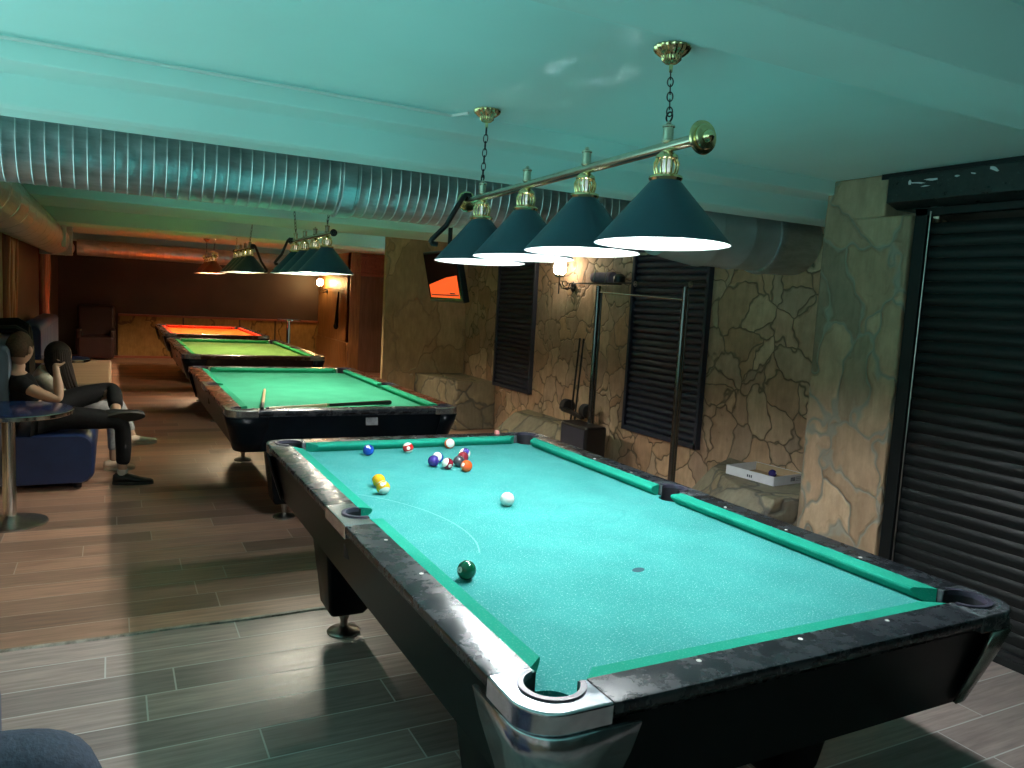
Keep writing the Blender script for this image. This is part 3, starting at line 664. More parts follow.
# camera lies towards (-0.55,-0.84) from the balls
A = math.atan2(-0.87, -0.5)
ball(-0.322, 1.154, 'solid blue ball near the far rail', BLU, 2, rot=(0, -0.9, A))
ball(-0.103, 1.172, 'red striped ball near the far rail, between the blue and the orange striped ball', RED, 11, True, rot=(0.3, -0.1, A + 0.25))
ball(0.160, 1.238, 'orange striped ball nearest the far rail', ORA, 13, True, rot=(0.2, 1.2, A + 0.6))
ball(-0.093, 0.834, 'solid violet ball at the left of the cluster', PUR, 4, rot=(0, -0.4, A + 1.6))
ball(-0.043, 0.907, 'white and blue striped ball tucked behind the solid violet one', BLU, 10, True, rot=(0.2, 1.1, A + 0.2))
ball(-0.048, 0.764, 'white ball with maroon stripe in the middle of the cluster', MAR, 15, True, rot=(0.0, 0.3, A + 1.5)).rotation_euler = (1.1, 0.2, A + 0.6)
ball(0.026, 0.800, 'black ball in the cluster beside the solid orange one', (0.05, 0.05, 0.06), 8, rot=(0, -0.6, A + 2.0))
ball(0.136, 0.975, 'violet striped ball at the back of the cluster', PUR, 12, True, rot=(1.2, 0.2, A))
ball(0.085, 0.885, 'maroon ball between the black and the violet striped ball', MAR, 7, rot=(0, 0.4, A))
ball(0.020, 0.694, 'solid orange ball at the front of the cluster', ORA, 5, rot=(0, 0.4, A + 2.5))
ball(-0.470, 0.515, 'solid yellow ball behind the yellow striped one', YEL, 1, rot=(0, -0.3, A + 2))
ball(-0.489, 0.394, 'yellow striped ball in front of the solid yellow one', YEL, 9, True, rot=(0.5, -0.75, A))
tag(ball(-0.069, 0.088, 'white cue ball alone in the middle of the nearest table', (0.8, 0.8, 0.8), None, name='cue_ball'), 'white cue ball alone in the middle of the nearest table', 'ball')
ball(-0.557, -0.608, 'solid dark green ball close to the near left cushion', GRN, 6, rot=(0, -0.25, A - 0.75))
# chalk
tag(B().box((0, 0, 0.011), (0.022, 0.022, 0.022)).obj('chalk_cube', 'pink', bevel=0.002, loc=(0.515, 1.375, 0.8355)), 'small pink chalk cube on the far rail of the nearest table', 'chalk')

# cues on table two
def cue(name, p0, p1, r0, r1, label, butt=0.42):
    p0, p1 = V(p0), V(p1); t = thing(name, label, 'cue', p0)
    d = p1 - p0; m = d * butt
    b = B(); b.tube([V((0, 0, 0)), d * 0.01, m], [r0 * 0.8, r0, r0 + (r1 - r0) * butt], 12); b.obj('butt', 'cue_black', t, smooth=40)
    b = B(); b.tube([m, d * 0.985], [r0 + (r1 - r0) * butt, r1], 12); b.obj('shaft', 'cue_wood', t, smooth=40)
    b = B(); b.tube([d * 0.985, d], [r1, r1 * 0.9], 12); b.obj('tip', 'black_metal', t, smooth=40)
    b = B(); b.tube([m * 0.985, m * 1.015], [r0 * 0.78] * 2, 12); b.obj('joint_ring', 'brass', t, smooth=40)
    return t
cue('billiard_cue', (0.385, 2.93, 0.806), (-0.60, 2.47, 0.842), 0.0165, 0.0075, 'black butted cue lying across the near end of the second table', 0.55)
cue('billiard_cue', (-0.635, 2.42, 0.846), (-0.40, 3.72, 0.805), 0.012, 0.009, 'pale wooden cue lying lengthwise over the near left corner of the second table', 0.22)

# ------------------------------------------------------------------ lamps
def make_lamp(loc, label, bulb, ys, y0, y1, tilt=0.0, cano=None, outer='shade_out', zc=ZC, arm=None, fin='brass', fs=1.0):
    T = thing('billiard_lamp', label, 'pendant lamp', loc); T.rotation_euler = (tilt, 0, 0)
    b = B(); b.tube([(0, y0, 0), (0, y1, 0)], 0.0165, 20); bar = b.obj('bar', 'bar', T, smooth=40)
    for y, s in ((y0, -1), (y1, 1)):
        b = B(); b.lathe([*[(r_ * fs, s * h_) for r_, h_ in ((0.018, 0), (0.044, 0.004), (0.048, 0.010), (0.046, 0.016), (0.034, 0.018), (0.036, 0.024), (0.033, 0.030), (0.018, 0.032), (0.016, 0.042), (0.008, 0.050), (0.001, 0.052))]], (0, y, 0), axis='Y', n=32)
        b.obj('finial', fin, bar, smooth=40)
    if arm:
        yb, dx, dz, dy, ar = arm; sg = -1 if dx < 0 else 1
        b = B(); b.tube([(0.010 * -sg, yb, 0.0), (0.0, yb, 0.028), (sg * 0.018, yb + dy * .05, 0.026), (sg * 0.036, yb + dy * .1, 0.004), (dx * 0.6, yb + dy * .6, dz * 0.6), (dx * 0.96, yb + dy, dz * 0.93), (dx * 1.0, yb + dy, dz * 0.985), (dx * 0.96, yb + dy, dz * 1.03), (dx * 0.80, yb + dy, dz * 1.04)], ar, 12)
        b.obj('hook_arm', 'black_metal', T, smooth=60)
    for y in ys:
        b = B(); b.lathe([(0.009, 0.01), (0.019, 0.016), (0.019, 0.020), (0.016, 0.022), (0.016, 0.055), (0.019, 0.058), (0.019, 0.062), (0.008, 0.068), (0.006, 0.075), (0.001, 0.078)], (0, y, 0), n=20)
        b.obj('post_cap', 'bar', bar, smooth=40)
        s = B(); ro, ri = [], []
        n = 48
        for r, z in ((0.044, -0.098), (0.047, -0.103), (0.204, -0.286), (0.2055, -0.290)):
            ro.append([V((r * math.cos(2 * PI * k / n), y + r * math.sin(2 * PI * k / n), z)) for k in range(n)])
        s.loft(ro, False, False); sh = s.obj('shade', outer, T, smooth=40)
        s = B(); rr = []
        for r, z in ((0.2055, -0.290), (0.2025, -0.2895), (0.044, -0.107), (0.040, -0.100)):
            rr.append([V((r * math.cos(2 * PI * k / n), y + r * math.sin(2 * PI * k / n), z)) for k in range(n)])
        s.loft(rr, False, False); s.obj('shade_lining', 'shade_in', sh, smooth=40)
        # pierced gallery
        g = B(); g.lathe([(0.016, -0.012), (0.024, -0.018), (0.033, -0.026), (0.034, -0.034), (0.030, -0.038)], (0, y, 0), n=24)
        for k in range(14):
            a = 2 * PI * k / 14; c0, s0 = math.cos(a), math.sin(a)
            g.tube([(c0 * 0.030, y + s0 * 0.030, -0.036), (c0 * 0.037, y + s0 * 0.037, -0.050), (c0 * 0.036, y + s0 * 0.036, -0.066), (c0 * 0.032, y + s0 * 0.032, -0.082)], 0.0032, 6)
        g.lathe([(0.030, -0.079), (0.040, -0.083), (0.050, -0.088), (0.051, -0.094), (0.046, -0.102)], (0, y, 0), n=28, caps=False)
        g.obj('gallery', 'brass', sh, smooth=40)
        g = B(); g.lathe([(0.012, -0.030), (0.012, -0.150), (0.016, -0.152), (0.016, -0.172)], (0, y, 0), n=16); g.obj('bulb_socket', 'shade_in', sh, smooth=40)
        b = B(); b.sphere((0, y, -0.205), 0.030, 16, 10, (1, 1, 1.25)); b.obj('bulb', bulb, sh, smooth=60)
    for (cx, cy, yb) in cano:
        lx, ly = cx - loc[0], cy - loc[1]
        top = V((lx, ly, zc - loc[2]))
        top = Matrix.Rotation(-tilt, 3, 'X') @ top
        f = lambda t, h: 1 + 0.07 * math.cos(18 * t + h * 60)
        b = B(); b.lathe([(0.050, 0.0), (0.056, -0.006), (0.052, -0.016), (0.040, -0.026), (0.030, -0.033), (0.029, -0.042), (0.018, -0.052), (0.006, -0.056), (0.005, -0.078)], top, n=72, mod=f)
        b.obj('canopy', 'brass', T, smooth=45)
        p1 = top + V((0, 0, -0.075)); p0 = V((0, yb, 0.092)); L = (p1 - p0).length; nl = max(3, int(L / 0.030)); c = B()
        d = (p1 - p0).normalized(); qz = V((1, 0, 0)).rotation_difference(d).to_matrix()
        for i in range(nl):
            p = p0 + d * (L * (i + 0.5) / nl); tw = Matrix.Rotation(PI / 2 * (i % 2) + 0.5, 3, 'X')
            c.torus(p, L / nl * 0.62, 0.0022, qz @ tw, 0.45, 16, 6)
        c.torus(V((0, yb, 0.088)), 0.014, 0.0028, Matrix.Rotation(PI / 2, 3, 'Y'), 1.0, 20, 6)
        c.obj('chain', 'black_metal', T, smooth=60)
    return T
make_lamp((0, -0.03, 2.082), 'nearest brass bar lamp with four dark green cone shades', 'bulb_cool', (-0.655, -0.205, 0.235, 0.655), -0.80, 0.815, -0.021, ((0.055, -0.60, -0.655), (-0.055, 0.50, 0.66)), arm=(0.80, -0.165, -0.20, 0.05, 0.012))
make_lamp((-0.055, 3.80, 2.035), 'second brass bar lamp, four green cone shades over the table with cues', 'bulb_neutral', (-0.56, -0.17, 0.20, 0.57), -0.74, 0.74, -0.0, ((-0.02, 3.25, -0.56), (-0.07, 4.40, 0.57)), arm=(0.73, -0.14, -0.20, 0.02, 0.012), fin='black_metal', fs=0.55)
make_lamp((-0.02, 7.70, 2.08), 'third brass bar lamp with small green shades over the lime table', 'bulb_warm', (-0.56, -0.19, 0.19, 0.56), -0.74, 0.74, 0, ((0, 7.14, -0.56), (-0.02, 8.26, 0.56)), arm=(-0.73, 0.17, -0.27, -0.02, 0.014), fin='black_metal', fs=0.55)
make_lamp((0.0, 11.6, 2.10), 'farthest bar lamp with copper toned shades over the orange table', 'bulb_amber', (-0.56, -0.19, 0.19, 0.56), -0.74, 0.74, 0, ((0.02, 11.04, -0.56), (0.0, 12.16, 0.56)), outer='shade_out4')

# ------------------------------------------------------------------ TV and brackets
def bracket(pts, label, r=0.022):
    b = B(); b.tube(pts, r, 14); b.lathe([(0.055, 0), (0.055, 0.015), (0.03, 0.02)], (pts[0][0], pts[0][1], ZC - 0.02), n=20)
    return tag(b.obj('ceiling_bracket', 'black_metal', smooth=50), label, 'bracket')
t = thing('television', 'flat television tilted down, lower half of its screen orange', 'television', (1.20, 4.02, 1.80)); t.rotation_euler = (0, -0.22, 0.0)
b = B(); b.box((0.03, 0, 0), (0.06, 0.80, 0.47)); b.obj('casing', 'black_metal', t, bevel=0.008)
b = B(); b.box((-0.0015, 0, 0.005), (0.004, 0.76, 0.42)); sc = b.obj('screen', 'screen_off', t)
b = B(); b.add([V((-0.0042, y, z)) for y, z in ((0.345, -0.19), (0.345, -0.070), (-0.10, -0.005), (-0.345, 0.012), (-0.345, -0.19))], [(0, 1, 2, 3, 4)]); b.obj('orange_area', 'screen_orange', sc)  # flat emissive orange polygon over the lower screen
b = B(); b.box((-0.0046, 0.0, -0.166), (0.0006, 0.66, 0.010)); b.box((-0.0046, -0.19, -0.150), (0.0006, 0.12, 0.012)); b.obj('dark_bars', 'print', sc)
bracket([(1.26, 4.02, 2.42), (1.26, 4.02, 2.04)], 'short black ceiling pole holding the television', 0.02)

# ------------------------------------------------------------------ sconces
def sconce(loc, label, globe, rotz=0):
    t = thing('wall_sconce', label, 'wall lamp', loc, rotz)   # wall is towards +X
    b = B(); b.lathe([(0.05, 0.0), (0.055, -0.01), (0.04, -0.02), (0.015, -0.028)], (0, 0, 0), axis='X', n=24, mod=lambda a, h: 1 + 0.1 * math.cos(8 * a)); b.obj('backplate', 'black_metal', t, smooth=50)
    b = B()
    b.tube([(-0.02, 0, 0), (-0.07, 0.01, -0.03), (-0.13, 0.02, -0.02), (-0.165, 0.025, 0.04), (-0.165, 0.025, 0.09)], 0.008, 10)
    for s in (-1, 1):
        pts = [(-0.05 - 0.02 * math.cos(a) * 1, s * 0.02 + s * 0.045 * (a / 6), 0.03 * math.sin(a) + 0.01) for a in [i * 0.5 for i in range(12)]]
        b.tube(pts, 0.005, 8)
    b.tube([(-0.165, 0.025, -0.08), (-0.165, 0.025, 0.03)], 0.007, 8)
    b.torus(V((-0.10, 0.02, 0.03)), 0.028, 0.005, Matrix.Rotation(PI / 2, 3, 'X'), 1, 16, 6)
    b.obj('scroll_arm', 'black_metal', t, smooth=50)
    b = B(); b.lathe([(0.03, 0.09), (0.05, 0.10), (0.055, 0.115)], (-0.165, 0.025, 0), n=20); b.obj('cup', 'black_metal', t, smooth=50)
    b = B(); b.lathe([(0.035, 0.112), (0.062, 0.14), (0.068, 0.19), (0.060, 0.235), (0.035, 0.26), (0.005, 0.268)], (-0.165, 0.025, 0), n=24); b.obj('globe', globe, t, smooth=60)
    b = B()
    for k in range(8):
        a = 2 * PI * k / 8; b.tube([(-0.165 + 0.04 * math.cos(a), 0.025 + 0.04 * math.sin(a), 0.115), (-0.165 + 0.070 * math.cos(a), 0.025 + 0.070 * math.sin(a), 0.15), (-0.165 + 0.072 * math.cos(a), 0.025 + 0.072 * math.sin(a), 0.22), (-0.165 + 0.03 * math.cos(a), 0.025 + 0.03 * math.sin(a), 0.27)], 0.003, 6)
    b.obj('cage', 'black_metal', t, smooth=50)
    return t
sconce((2.79, 4.30, 1.80), 'lit wall sconce with glowing globe between the two blue shutters', 'globe')
sconce((2.765, 14.6, 1.62), 'small glowing amber sconce in the far right corner', 'globe_far')

# ------------------------------------------------------------------ chrome rack by the wall
t = thing('towel_rack', 'tall chrome posts with a cross rod standing before the shutter', 'rack', (2.5, 2.8, 0))
for y in (0.60, -0.62):
    b = B(); b.tube([(0, y, 0.02), (0, y, 1.80)], 0.022, 18); b.tube([(0.05, y + 0.02, 0.02), (0.05, y + 0.02, 1.74)], 0.012, 12); b.obj('post', 'post_chrome', t, smooth=50)
    b = B(); b.box((0.02, y, 0.012), (0.30, 0.10, 0.024)); b.obj('base_foot', 'black_metal', t, bevel=0.005)
b = B(); b.tube([(0, 0.64, 1.745), (0, -0.62, 1.70)], 0.007, 10); b.obj('cross_rod', 'chrome', t, smooth=50)
t = thing('wall_shelf', 'thin black wall shelf and rail above the chrome posts', 'shelf', (2.70, 2.9, 1.83))
b = B(); b.box((0, 0.78, 0), (0.16, 0.50, 0.012)); b.obj('shelf_board', 'black_metal', t, bevel=0.002)
b = B(); b.tube([(-0.06, 1.15, 0), (-0.06, -0.80, 0.012)], 0.006, 8); b.obj('rail', 'black_metal', t, smooth=50)
for y in (0.12, -0.62):
    b = B(); b.torus(V((-0.066, y, -0.002)), 0.022, 0.005, Matrix.Rotation(PI / 2, 3, 'Y'), 1, 20, 6); b.sphere((-0.066, y, -0.002), 0.010, 10, 8); b.obj('ring_hook', 'dull_steel', t, smooth=50)
for y in (0.60, 0.80, 0.98):
    b = B(); b.tube([(-0.07, y, 0), (-0.07, y - 0.02, 0.10), (-0.05, y - 0.01, 0.13)], 0.004, 6); b.obj('wire_peg', 'dull_steel', t)
b = B(); b.lathe([(0.02, 0), (0.05, 0.004), (0.052, 0.04), (0.048, 0.14), (0.052, 0.24), (0.049, 0.33), (0.02, 0.335)], (0, 0, 0), axis='Y', n=24)
tag(b.obj('cloth_roll', 'purple_roll', smooth=50, loc=(2.70, 3.46, 1.89)), 'mauve rolled cloth lying on the black wall shelf', 'roll')
b = B(); b.lathe([(0.04, 0), (0.055, 0.01), (0.055, 0.06), (0.03, 0.085), (0.001, 0.09)], (0, 0, 0), n=20)
tag(b.obj('shelf_cap', 'black_metal', smooth=40, loc=(2.70, 3.36, 1.837)), 'small black lidded pot at the right end of the shelf', 'pot')
# black speaker and stand on the plinth
t = thing('floor_speaker', 'black speaker cabinet on the floor left of the chrome posts', 'speaker', (2.42, 3.38, 0))
b = B(); b.box((0, 0, 0.26), (0.22, 0.46, 0.52)); b.obj('cabinet', 'black_metal', t, bevel=0.02)
b = B(); b.box((-0.113, 0, 0.27), (0.006, 0.40, 0.44)); b.obj('grille', 'slat', t, bevel=0.004)
t = thing('cue_stand', 'low black stand with rounded end pads leaning behind the speaker', 'stand', (2.58, 3.85, 0.39))
b = B(); b.box((0, 0, 0.16), (0.05, 0.42, 0.035), (0.12, 0, 0)); b.obj('cross_bar', 'black_metal', t, bevel=0.006)
for y in (0.17, -0.19):
    b = B(); b.lathe([(0.05, -0.05), (0.07, -0.04), (0.07, 0.04), (0.05, 0.05)], (0.05, y, 0.20), axis='Y', n=20); b.obj('end_pad', 'rubber', t, smooth=40)
for y in (0.05, -0.02):
    b = B(); b.tube([(0.02, y, 0.0), (0.06, y - 0.02, 0.9)], 0.010, 10); b.obj('upright', 'black_metal', t, smooth=40)

# cardboard tray with ball
t = thing('cardboard_tray', 'open white cardboard tray on the stone plinth', 'box', (2.50, 1.20, 0.503), 0.10)
W_, L_, H_ = 0.31, 0.40, 0.062
b = B(); b.box((0, 0, 0.003), (W_, L_, 0.005)); b.obj('base', 'card_brown', t)
b = B()
b.box((-W_ / 2, 0, H_ / 2), (0.005, L_, H_)); b.box((W_ / 2, 0, H_ / 2), (0.005, L_, H_)); b.box((0, -L_ / 2, H_ / 2), (W_, 0.005, H_)); b.box((0, L_ / 2, H_ / 2), (W_, 0.005, H_)); b.obj('sides', 'card_white', t)
b = B(); b.box((W_ / 2 - 0.004, 0, H_ / 2 + .001), (0.002, L_ - .012, H_ - .006)); b.obj('inner_lining', 'card_brown', t)
b = B()
for k in range(4): b.box((0.02 + 0.012 * k, -L_ / 2 - 0.003, 0.032), (0.007, 0.001, 0.026))
for k in range(3): b.box((0.095, -L_ / 2 - 0.003, 0.022 + 0.011 * k), (0.05, 0.001, 0.003))
for k in range(3): b.box((-W_ / 2 - 0.003, -0.02 + 0.016 * k, 0.026), (0.001, 0.010, 0.018))
b.obj('printed_marks', 'print', t)
o = ball(2.545, 1.17, 'dark blue violet ball lying in the white cardboard tray', (0.03, 0.02, 0.14), 4, rot=(0, 0.3, 2.0), z=0.509)
# ------------------------------------------------------------------ door, carved panel, far things
t = thing('carved_door', 'dark door with red carved panel above it, beside the stone wall', 'door', (3.18, 12.78, 0)); del t['label']; del t['category']
tag(t, 'dark brown door with a carved red panel above it', 'door')
b = B(); b.box((0, 0, 0.98), (0.62, 0.05, 1.96)); b.obj('door_leaf', 'door_dark', t, bevel=0.004)
b = B(); b.box((0, 0, 2.19), (0.66, 0.05, 0.42)); b.obj('carved_panel', 'wood_red', t, bevel=0.006)
b = B()
for i in range(9):
    a = [(-0.27 + 0.06 * i + 0.03 * math.sin(k), -0.03, 2.05 + 0.04 * k + 0.012 * math.cos(i * 2 + k)) for k in range(7)]
    b.tube(a, 0.008, 6)
b.tube([(-0.3, -0.03, 2.36), (0.3, -0.03, 2.36)], 0.008, 6); b.tube([(-0.3, -0.03, 2.02), (0.3, -0.03, 2.02)], 0.008, 6); b.obj('carving', 'column_red', t, smooth=50)
b = B(); b.box((0.0, -0.0, 1.2), (0.72, 0.04, 2.4)); b.obj('door_frame', 'wood_red', t)
b = B(); b.tube([(2.74, 13.55, 1.62), (2.72, 13.55, 1.2), (2.71, 13.54, 0.95)], [0.012, 0.03, 0.045], 12); b.sphere((2.70, 13.53, 0.90), 0.07, 14, 10, (0.7, 1.3, 1))
tag(b.obj('hanging_cover', 'black_fabric', smooth=50), 'long black cover hanging on the orange lit wood wall', 'cover')
struct('trim_16', B().box((2.755, 14.1, 0.30), (0.05, 2.6, 0.60)), 'wood_post', 'low wood panelling of the far right wall', bevel=0.01)

def round_table(loc, r, h, label, top='blue_top', base_r=0.24, pole='chrome'):
    t = thing('round_table', label, 'table', loc)
    b = B(); b.lathe([(r - 0.012, h - 0.030), (r - 0.004, h - 0.026), (r - 0.004, h), (r - 0.01, h + 0.001)], n=56); b.obj('table_top', top, t, smooth=40)
    b = B(); b.lathe([(r - 0.003, h - 0.030), (r + 0.003, h - 0.026), (r + 0.003, h - 0.004), (r - 0.003, h)], n=56, caps=False); b.obj('edge_band', 'chrome', t, smooth=40)
    b = B(); b.lathe([(0.038, 0.02), (0.038, h - 0.03)], n=28); b.obj('pole', pole, t, smooth=40)
    b = B(); b.lathe([(base_r, 0), (base_r, 0.008), (base_r * 0.9, 0.016), (base_r * 0.4, 0.03), (0.05, 0.05), (0.04, 0.055)], n=48); b.obj('base', 'dull_steel', t, smooth=40)
    return t
round_table((-2.07, 3.20, 0), 0.365, 0.75, 'blue round table with steel rim and pole at the left edge', base_r=0.215)
round_table((-1.98, 6.42, 0), 0.30, 0.79, 'round table with pale steel rim behind the two seated people')
round_table((1.5, 12.4, 0), 0.22, 1.05, 'tall bistro table standing by the far right wall', base_r=0.2)

def sofa(y0, y1, label, seat, back, xs=-1.60, ribbed=False, h=1.10):
    t = thing('bench_sofa', label, 'sofa', (0, (y0 + y1) / 2, 0)); L = y1 - y0
    def body(x0, x1, z0, z1, r, y_in=0.0):
        b = B(); pr = []
        hx, hz = (x1 - x0) / 2, (z1 - z0) / 2
        pr = [(x0 + hx + x, z0 + hz + z) for x, z in rrect(hx, hz, r, 6)]
        rings = []
        for yy, s in ((-L / 2 + y_in, 0.94), (-L / 2 + y_in + 0.03, 1), (L / 2 - y_in - 0.03, 1), (L / 2 - y_in, 0.94)):
            rings.append([V((x0 + hx + (x - x0 - hx) * s, yy, z0 + hz + (z - z0 - hz) * s)) for x, z in pr])
        b.loft(rings); return b
    body(-2.22, xs, 0.05, 0.43, 0.10).obj('seat', seat, t, smooth=50)
    body(-2.365, -2.14, 0.05, h, 0.06).obj('backrest', back, t, smooth=50)
    for yy in (-L / 2 + 0.12, L / 2 - 0.12):
        b = B(); b.lathe([(0.03, 0), (0.035, 0.06)], (xs - 0.12, yy, 0), n=16); b.obj('foot', 'black_metal', t)
    if ribbed:
        b = B(); k = int(L / 0.22)
        for i in range(k):
            y = -L / 2 + 0.11 + i * L / k; b.tube([(-2.165, y, 0.5), (-2.165, y, h - 0.07)], 0.03, 10)
        b.obj('back_ribs', 'grey_vinyl', t, smooth=50)
        b = B(); b.box((-1.825, 0, 0.43), (0.67, L - 0.06, 0.09)); b.obj('seat_pad', 'tan_vinyl', t, bevel=0.035, seg=4)
    return t
sofa(3.98, 5.80, 'navy vinyl bench sofa with the two people sitting on it', 'blue_vinyl', 'grey_vinyl')
sofa(6.85, 9.70, 'bench sofa with tan ribbed seat pad behind the round table', 'blue_vinyl', 'blue_vinyl', -1.50, True)
sofa(-1.75, 0.10, 'navy bench sofa at the left beside the viewer, under the slate trousers', 'blue_vinyl', 'grey_vinyl', -1.78)
t = thing('booth_chair', 'oxblood armchair against the far wall', 'armchair', (-1.77, 15.0, 0))
b = B(); b.box((0, 0.15, 0.62), (0.66, 0.22, 0.92)); b.obj('backrest', 'red_vinyl', t, bevel=0.05, seg=3)
b = B(); b.box((0, -0.12, 0.26), (0.64, 0.52, 0.44)); b.obj('seat', 'red_vinyl', t, bevel=0.05, seg=3)
for s in (-1, 1):
    b = B(); b.box((s * 0.30, -0.1, 0.40), (0.10, 0.50, 0.42)); b.obj('armrest', 'red_vinyl', t, bevel=0.03, seg=3)
# ------------------------------------------------------------------ people
def skin(name, verts, edges, mat, parent=None, sub=2, root=0):
    me = bpy.data.meshes.new(name); me.from_pydata([v[0] for v in verts], edges, [])
    o = bpy.data.objects.new(name, me); C.objects.link(o)
    m = o.modifiers.new('skin', 'SKIN'); m.use_smooth_shade = True
    sv = me.skin_vertices[0].data
    for i, v in enumerate(verts):
        r = v[1]; sv[i].radius = (r, r) if isinstance(r, (int, float)) else r
        sv[i].use_root = (i == root)
    s = o.modifiers.new('sub', 'SUBSURF'); s.levels = sub; s.render_levels = sub
    bpy.context.view_layer.update()
    dg = bpy.context.evaluated_depsgraph_get(); m2 = bpy.data.meshes.new_from_object(o.evaluated_get(dg))
    bpy.data.objects.remove(o)
    for p in m2.polygons: p.use_smooth = True
    m2.materials.clear(); m2.materials.append(M[mat])
    o = bpy.data.objects.new(name, m2); C.objects.link(o)
    if parent is not None: o.parent = parent
    return o
def chain_mesh(name, chains, mat, parent, sub=2):
    """chains: list of lists of (pos, radius) or int index of an earlier vertex"""
    vs, es = [], []
    for ch in chains:
        prev = None
        for it in ch:
            if isinstance(it, int): cur = it
            else: vs.append((V(it[0]), it[1])); cur = len(vs) - 1
            if prev is not None: es.append((prev, cur))
            prev = cur
    return skin(name, vs, es, mat, parent, sub)
def shoe(name, heel, toe, up, mat, parent, sole='sole', w=0.048, h=0.085):
    heel, toe, up = V(heel), V(toe), V(up).normalized()
    d = (toe - heel); L = d.length; d.normalize(); sd = d.cross(up).normalized()
    b = B(); rings = []
    for t_, ww, hh in ((0.0, 0.5, 0.75), (0.06, 0.75, 0.95), (0.25, 0.78, 1.0), (0.45, 0.85, 0.80), (0.65, 1.0, 0.58), (0.82, 0.98, 0.45), (0.95, 0.7, 0.36), (1.0, 0.35, 0.25)):
        ring = []
        for k in range(14):
            a = 2 * PI * k / 14; z = math.sin(a); x = math.cos(a)
            zz = 0.012 + (0.5 + 0.5 * z) * h * hh
            ring.append(heel + d * L * t_ + sd * x * w * ww * (1 - 0.25 * max(0, z)) + up * zz)
        rings.append(ring)
    b.loft(rings); o = b.obj(name, mat, parent, smooth=60)
    b = B(); rings = []
    for zz in (0.0, 0.022):
        ring = [heel + d * L * (0.5 - 0.52 * math.cos(2 * PI * k / 28)) + sd * math.sin(2 * PI * k / 28) * w * (1.05 if math.cos(2 * PI * k / 28) < 0.3 else 0.9) + up * zz for k in range(28)]
        rings.append(ring)
    b.loft(rings); b.obj('sole', sole, o, smooth=40)
    return o
def head_mesh(name, c, facing, mat, parent, s=1.0, tilt=0.0):
    """an egg shaped head with brow, nose, mouth, chin, facing angle about z"""
    b = B(); u, vv = 32, 22; rings = []
    for i in range(vv + 1):
        ph = PI * i / vv; z = -math.cos(ph); rr = math.sin(ph); ring = []
        for k in range(u):
            a = 2 * PI * k / u; x = math.cos(a) * rr; y = math.sin(a) * rr
            X = x * 0.098; Y = y * 0.076; Z = z * 0.118
            if z < 0:                       # jaw narrows
                Y *= 1 - 0.30 * (-z) ** 1.3; X *= 1 - (0.12 if x > 0 else 0.38) * (-z) ** 1.2
            f = max(0, x) ** 4
            X += f * 0.016 * math.exp(-((z + 0.15) / 0.16) ** 2) * math.exp(-(y / 0.16) ** 2) * 1.6  # nose
            X -= f * 0.010 * math.exp(-((z - 0.05) / 0.09) ** 2) * math.exp(-((abs(y) - 0.33) / 0.15) ** 2)  # eye sockets
            X += f * 0.005 * math.exp(-((z - 0.22) / 0.1) ** 2)
            X -= f * 0.004 * math.exp(-((z + 0.52) / 0.03) ** 2) * math.exp(-(y / 0.3) ** 2)
            ring.append(V((X * s, Y * s, Z * s)))
        rings.append(ring)
    b.loft(rings)
    R = Matrix.Rotation(facing, 3, 'Z') @ Matrix.Rotation(tilt, 3, 'Y')
    for v in b.bm.verts: v.co = V(c) + R @ v.co
    return b, R
def ears(b, c, R, s=1.0):
    for sg in (-1, 1):
        p0 = V(c) + R @ V((-0.008 * s, sg * 0.078 * s, 0.0))
        b.sphere(p0, 0.027 * s, 12, 8, (0.65, 0.5, 1.15))

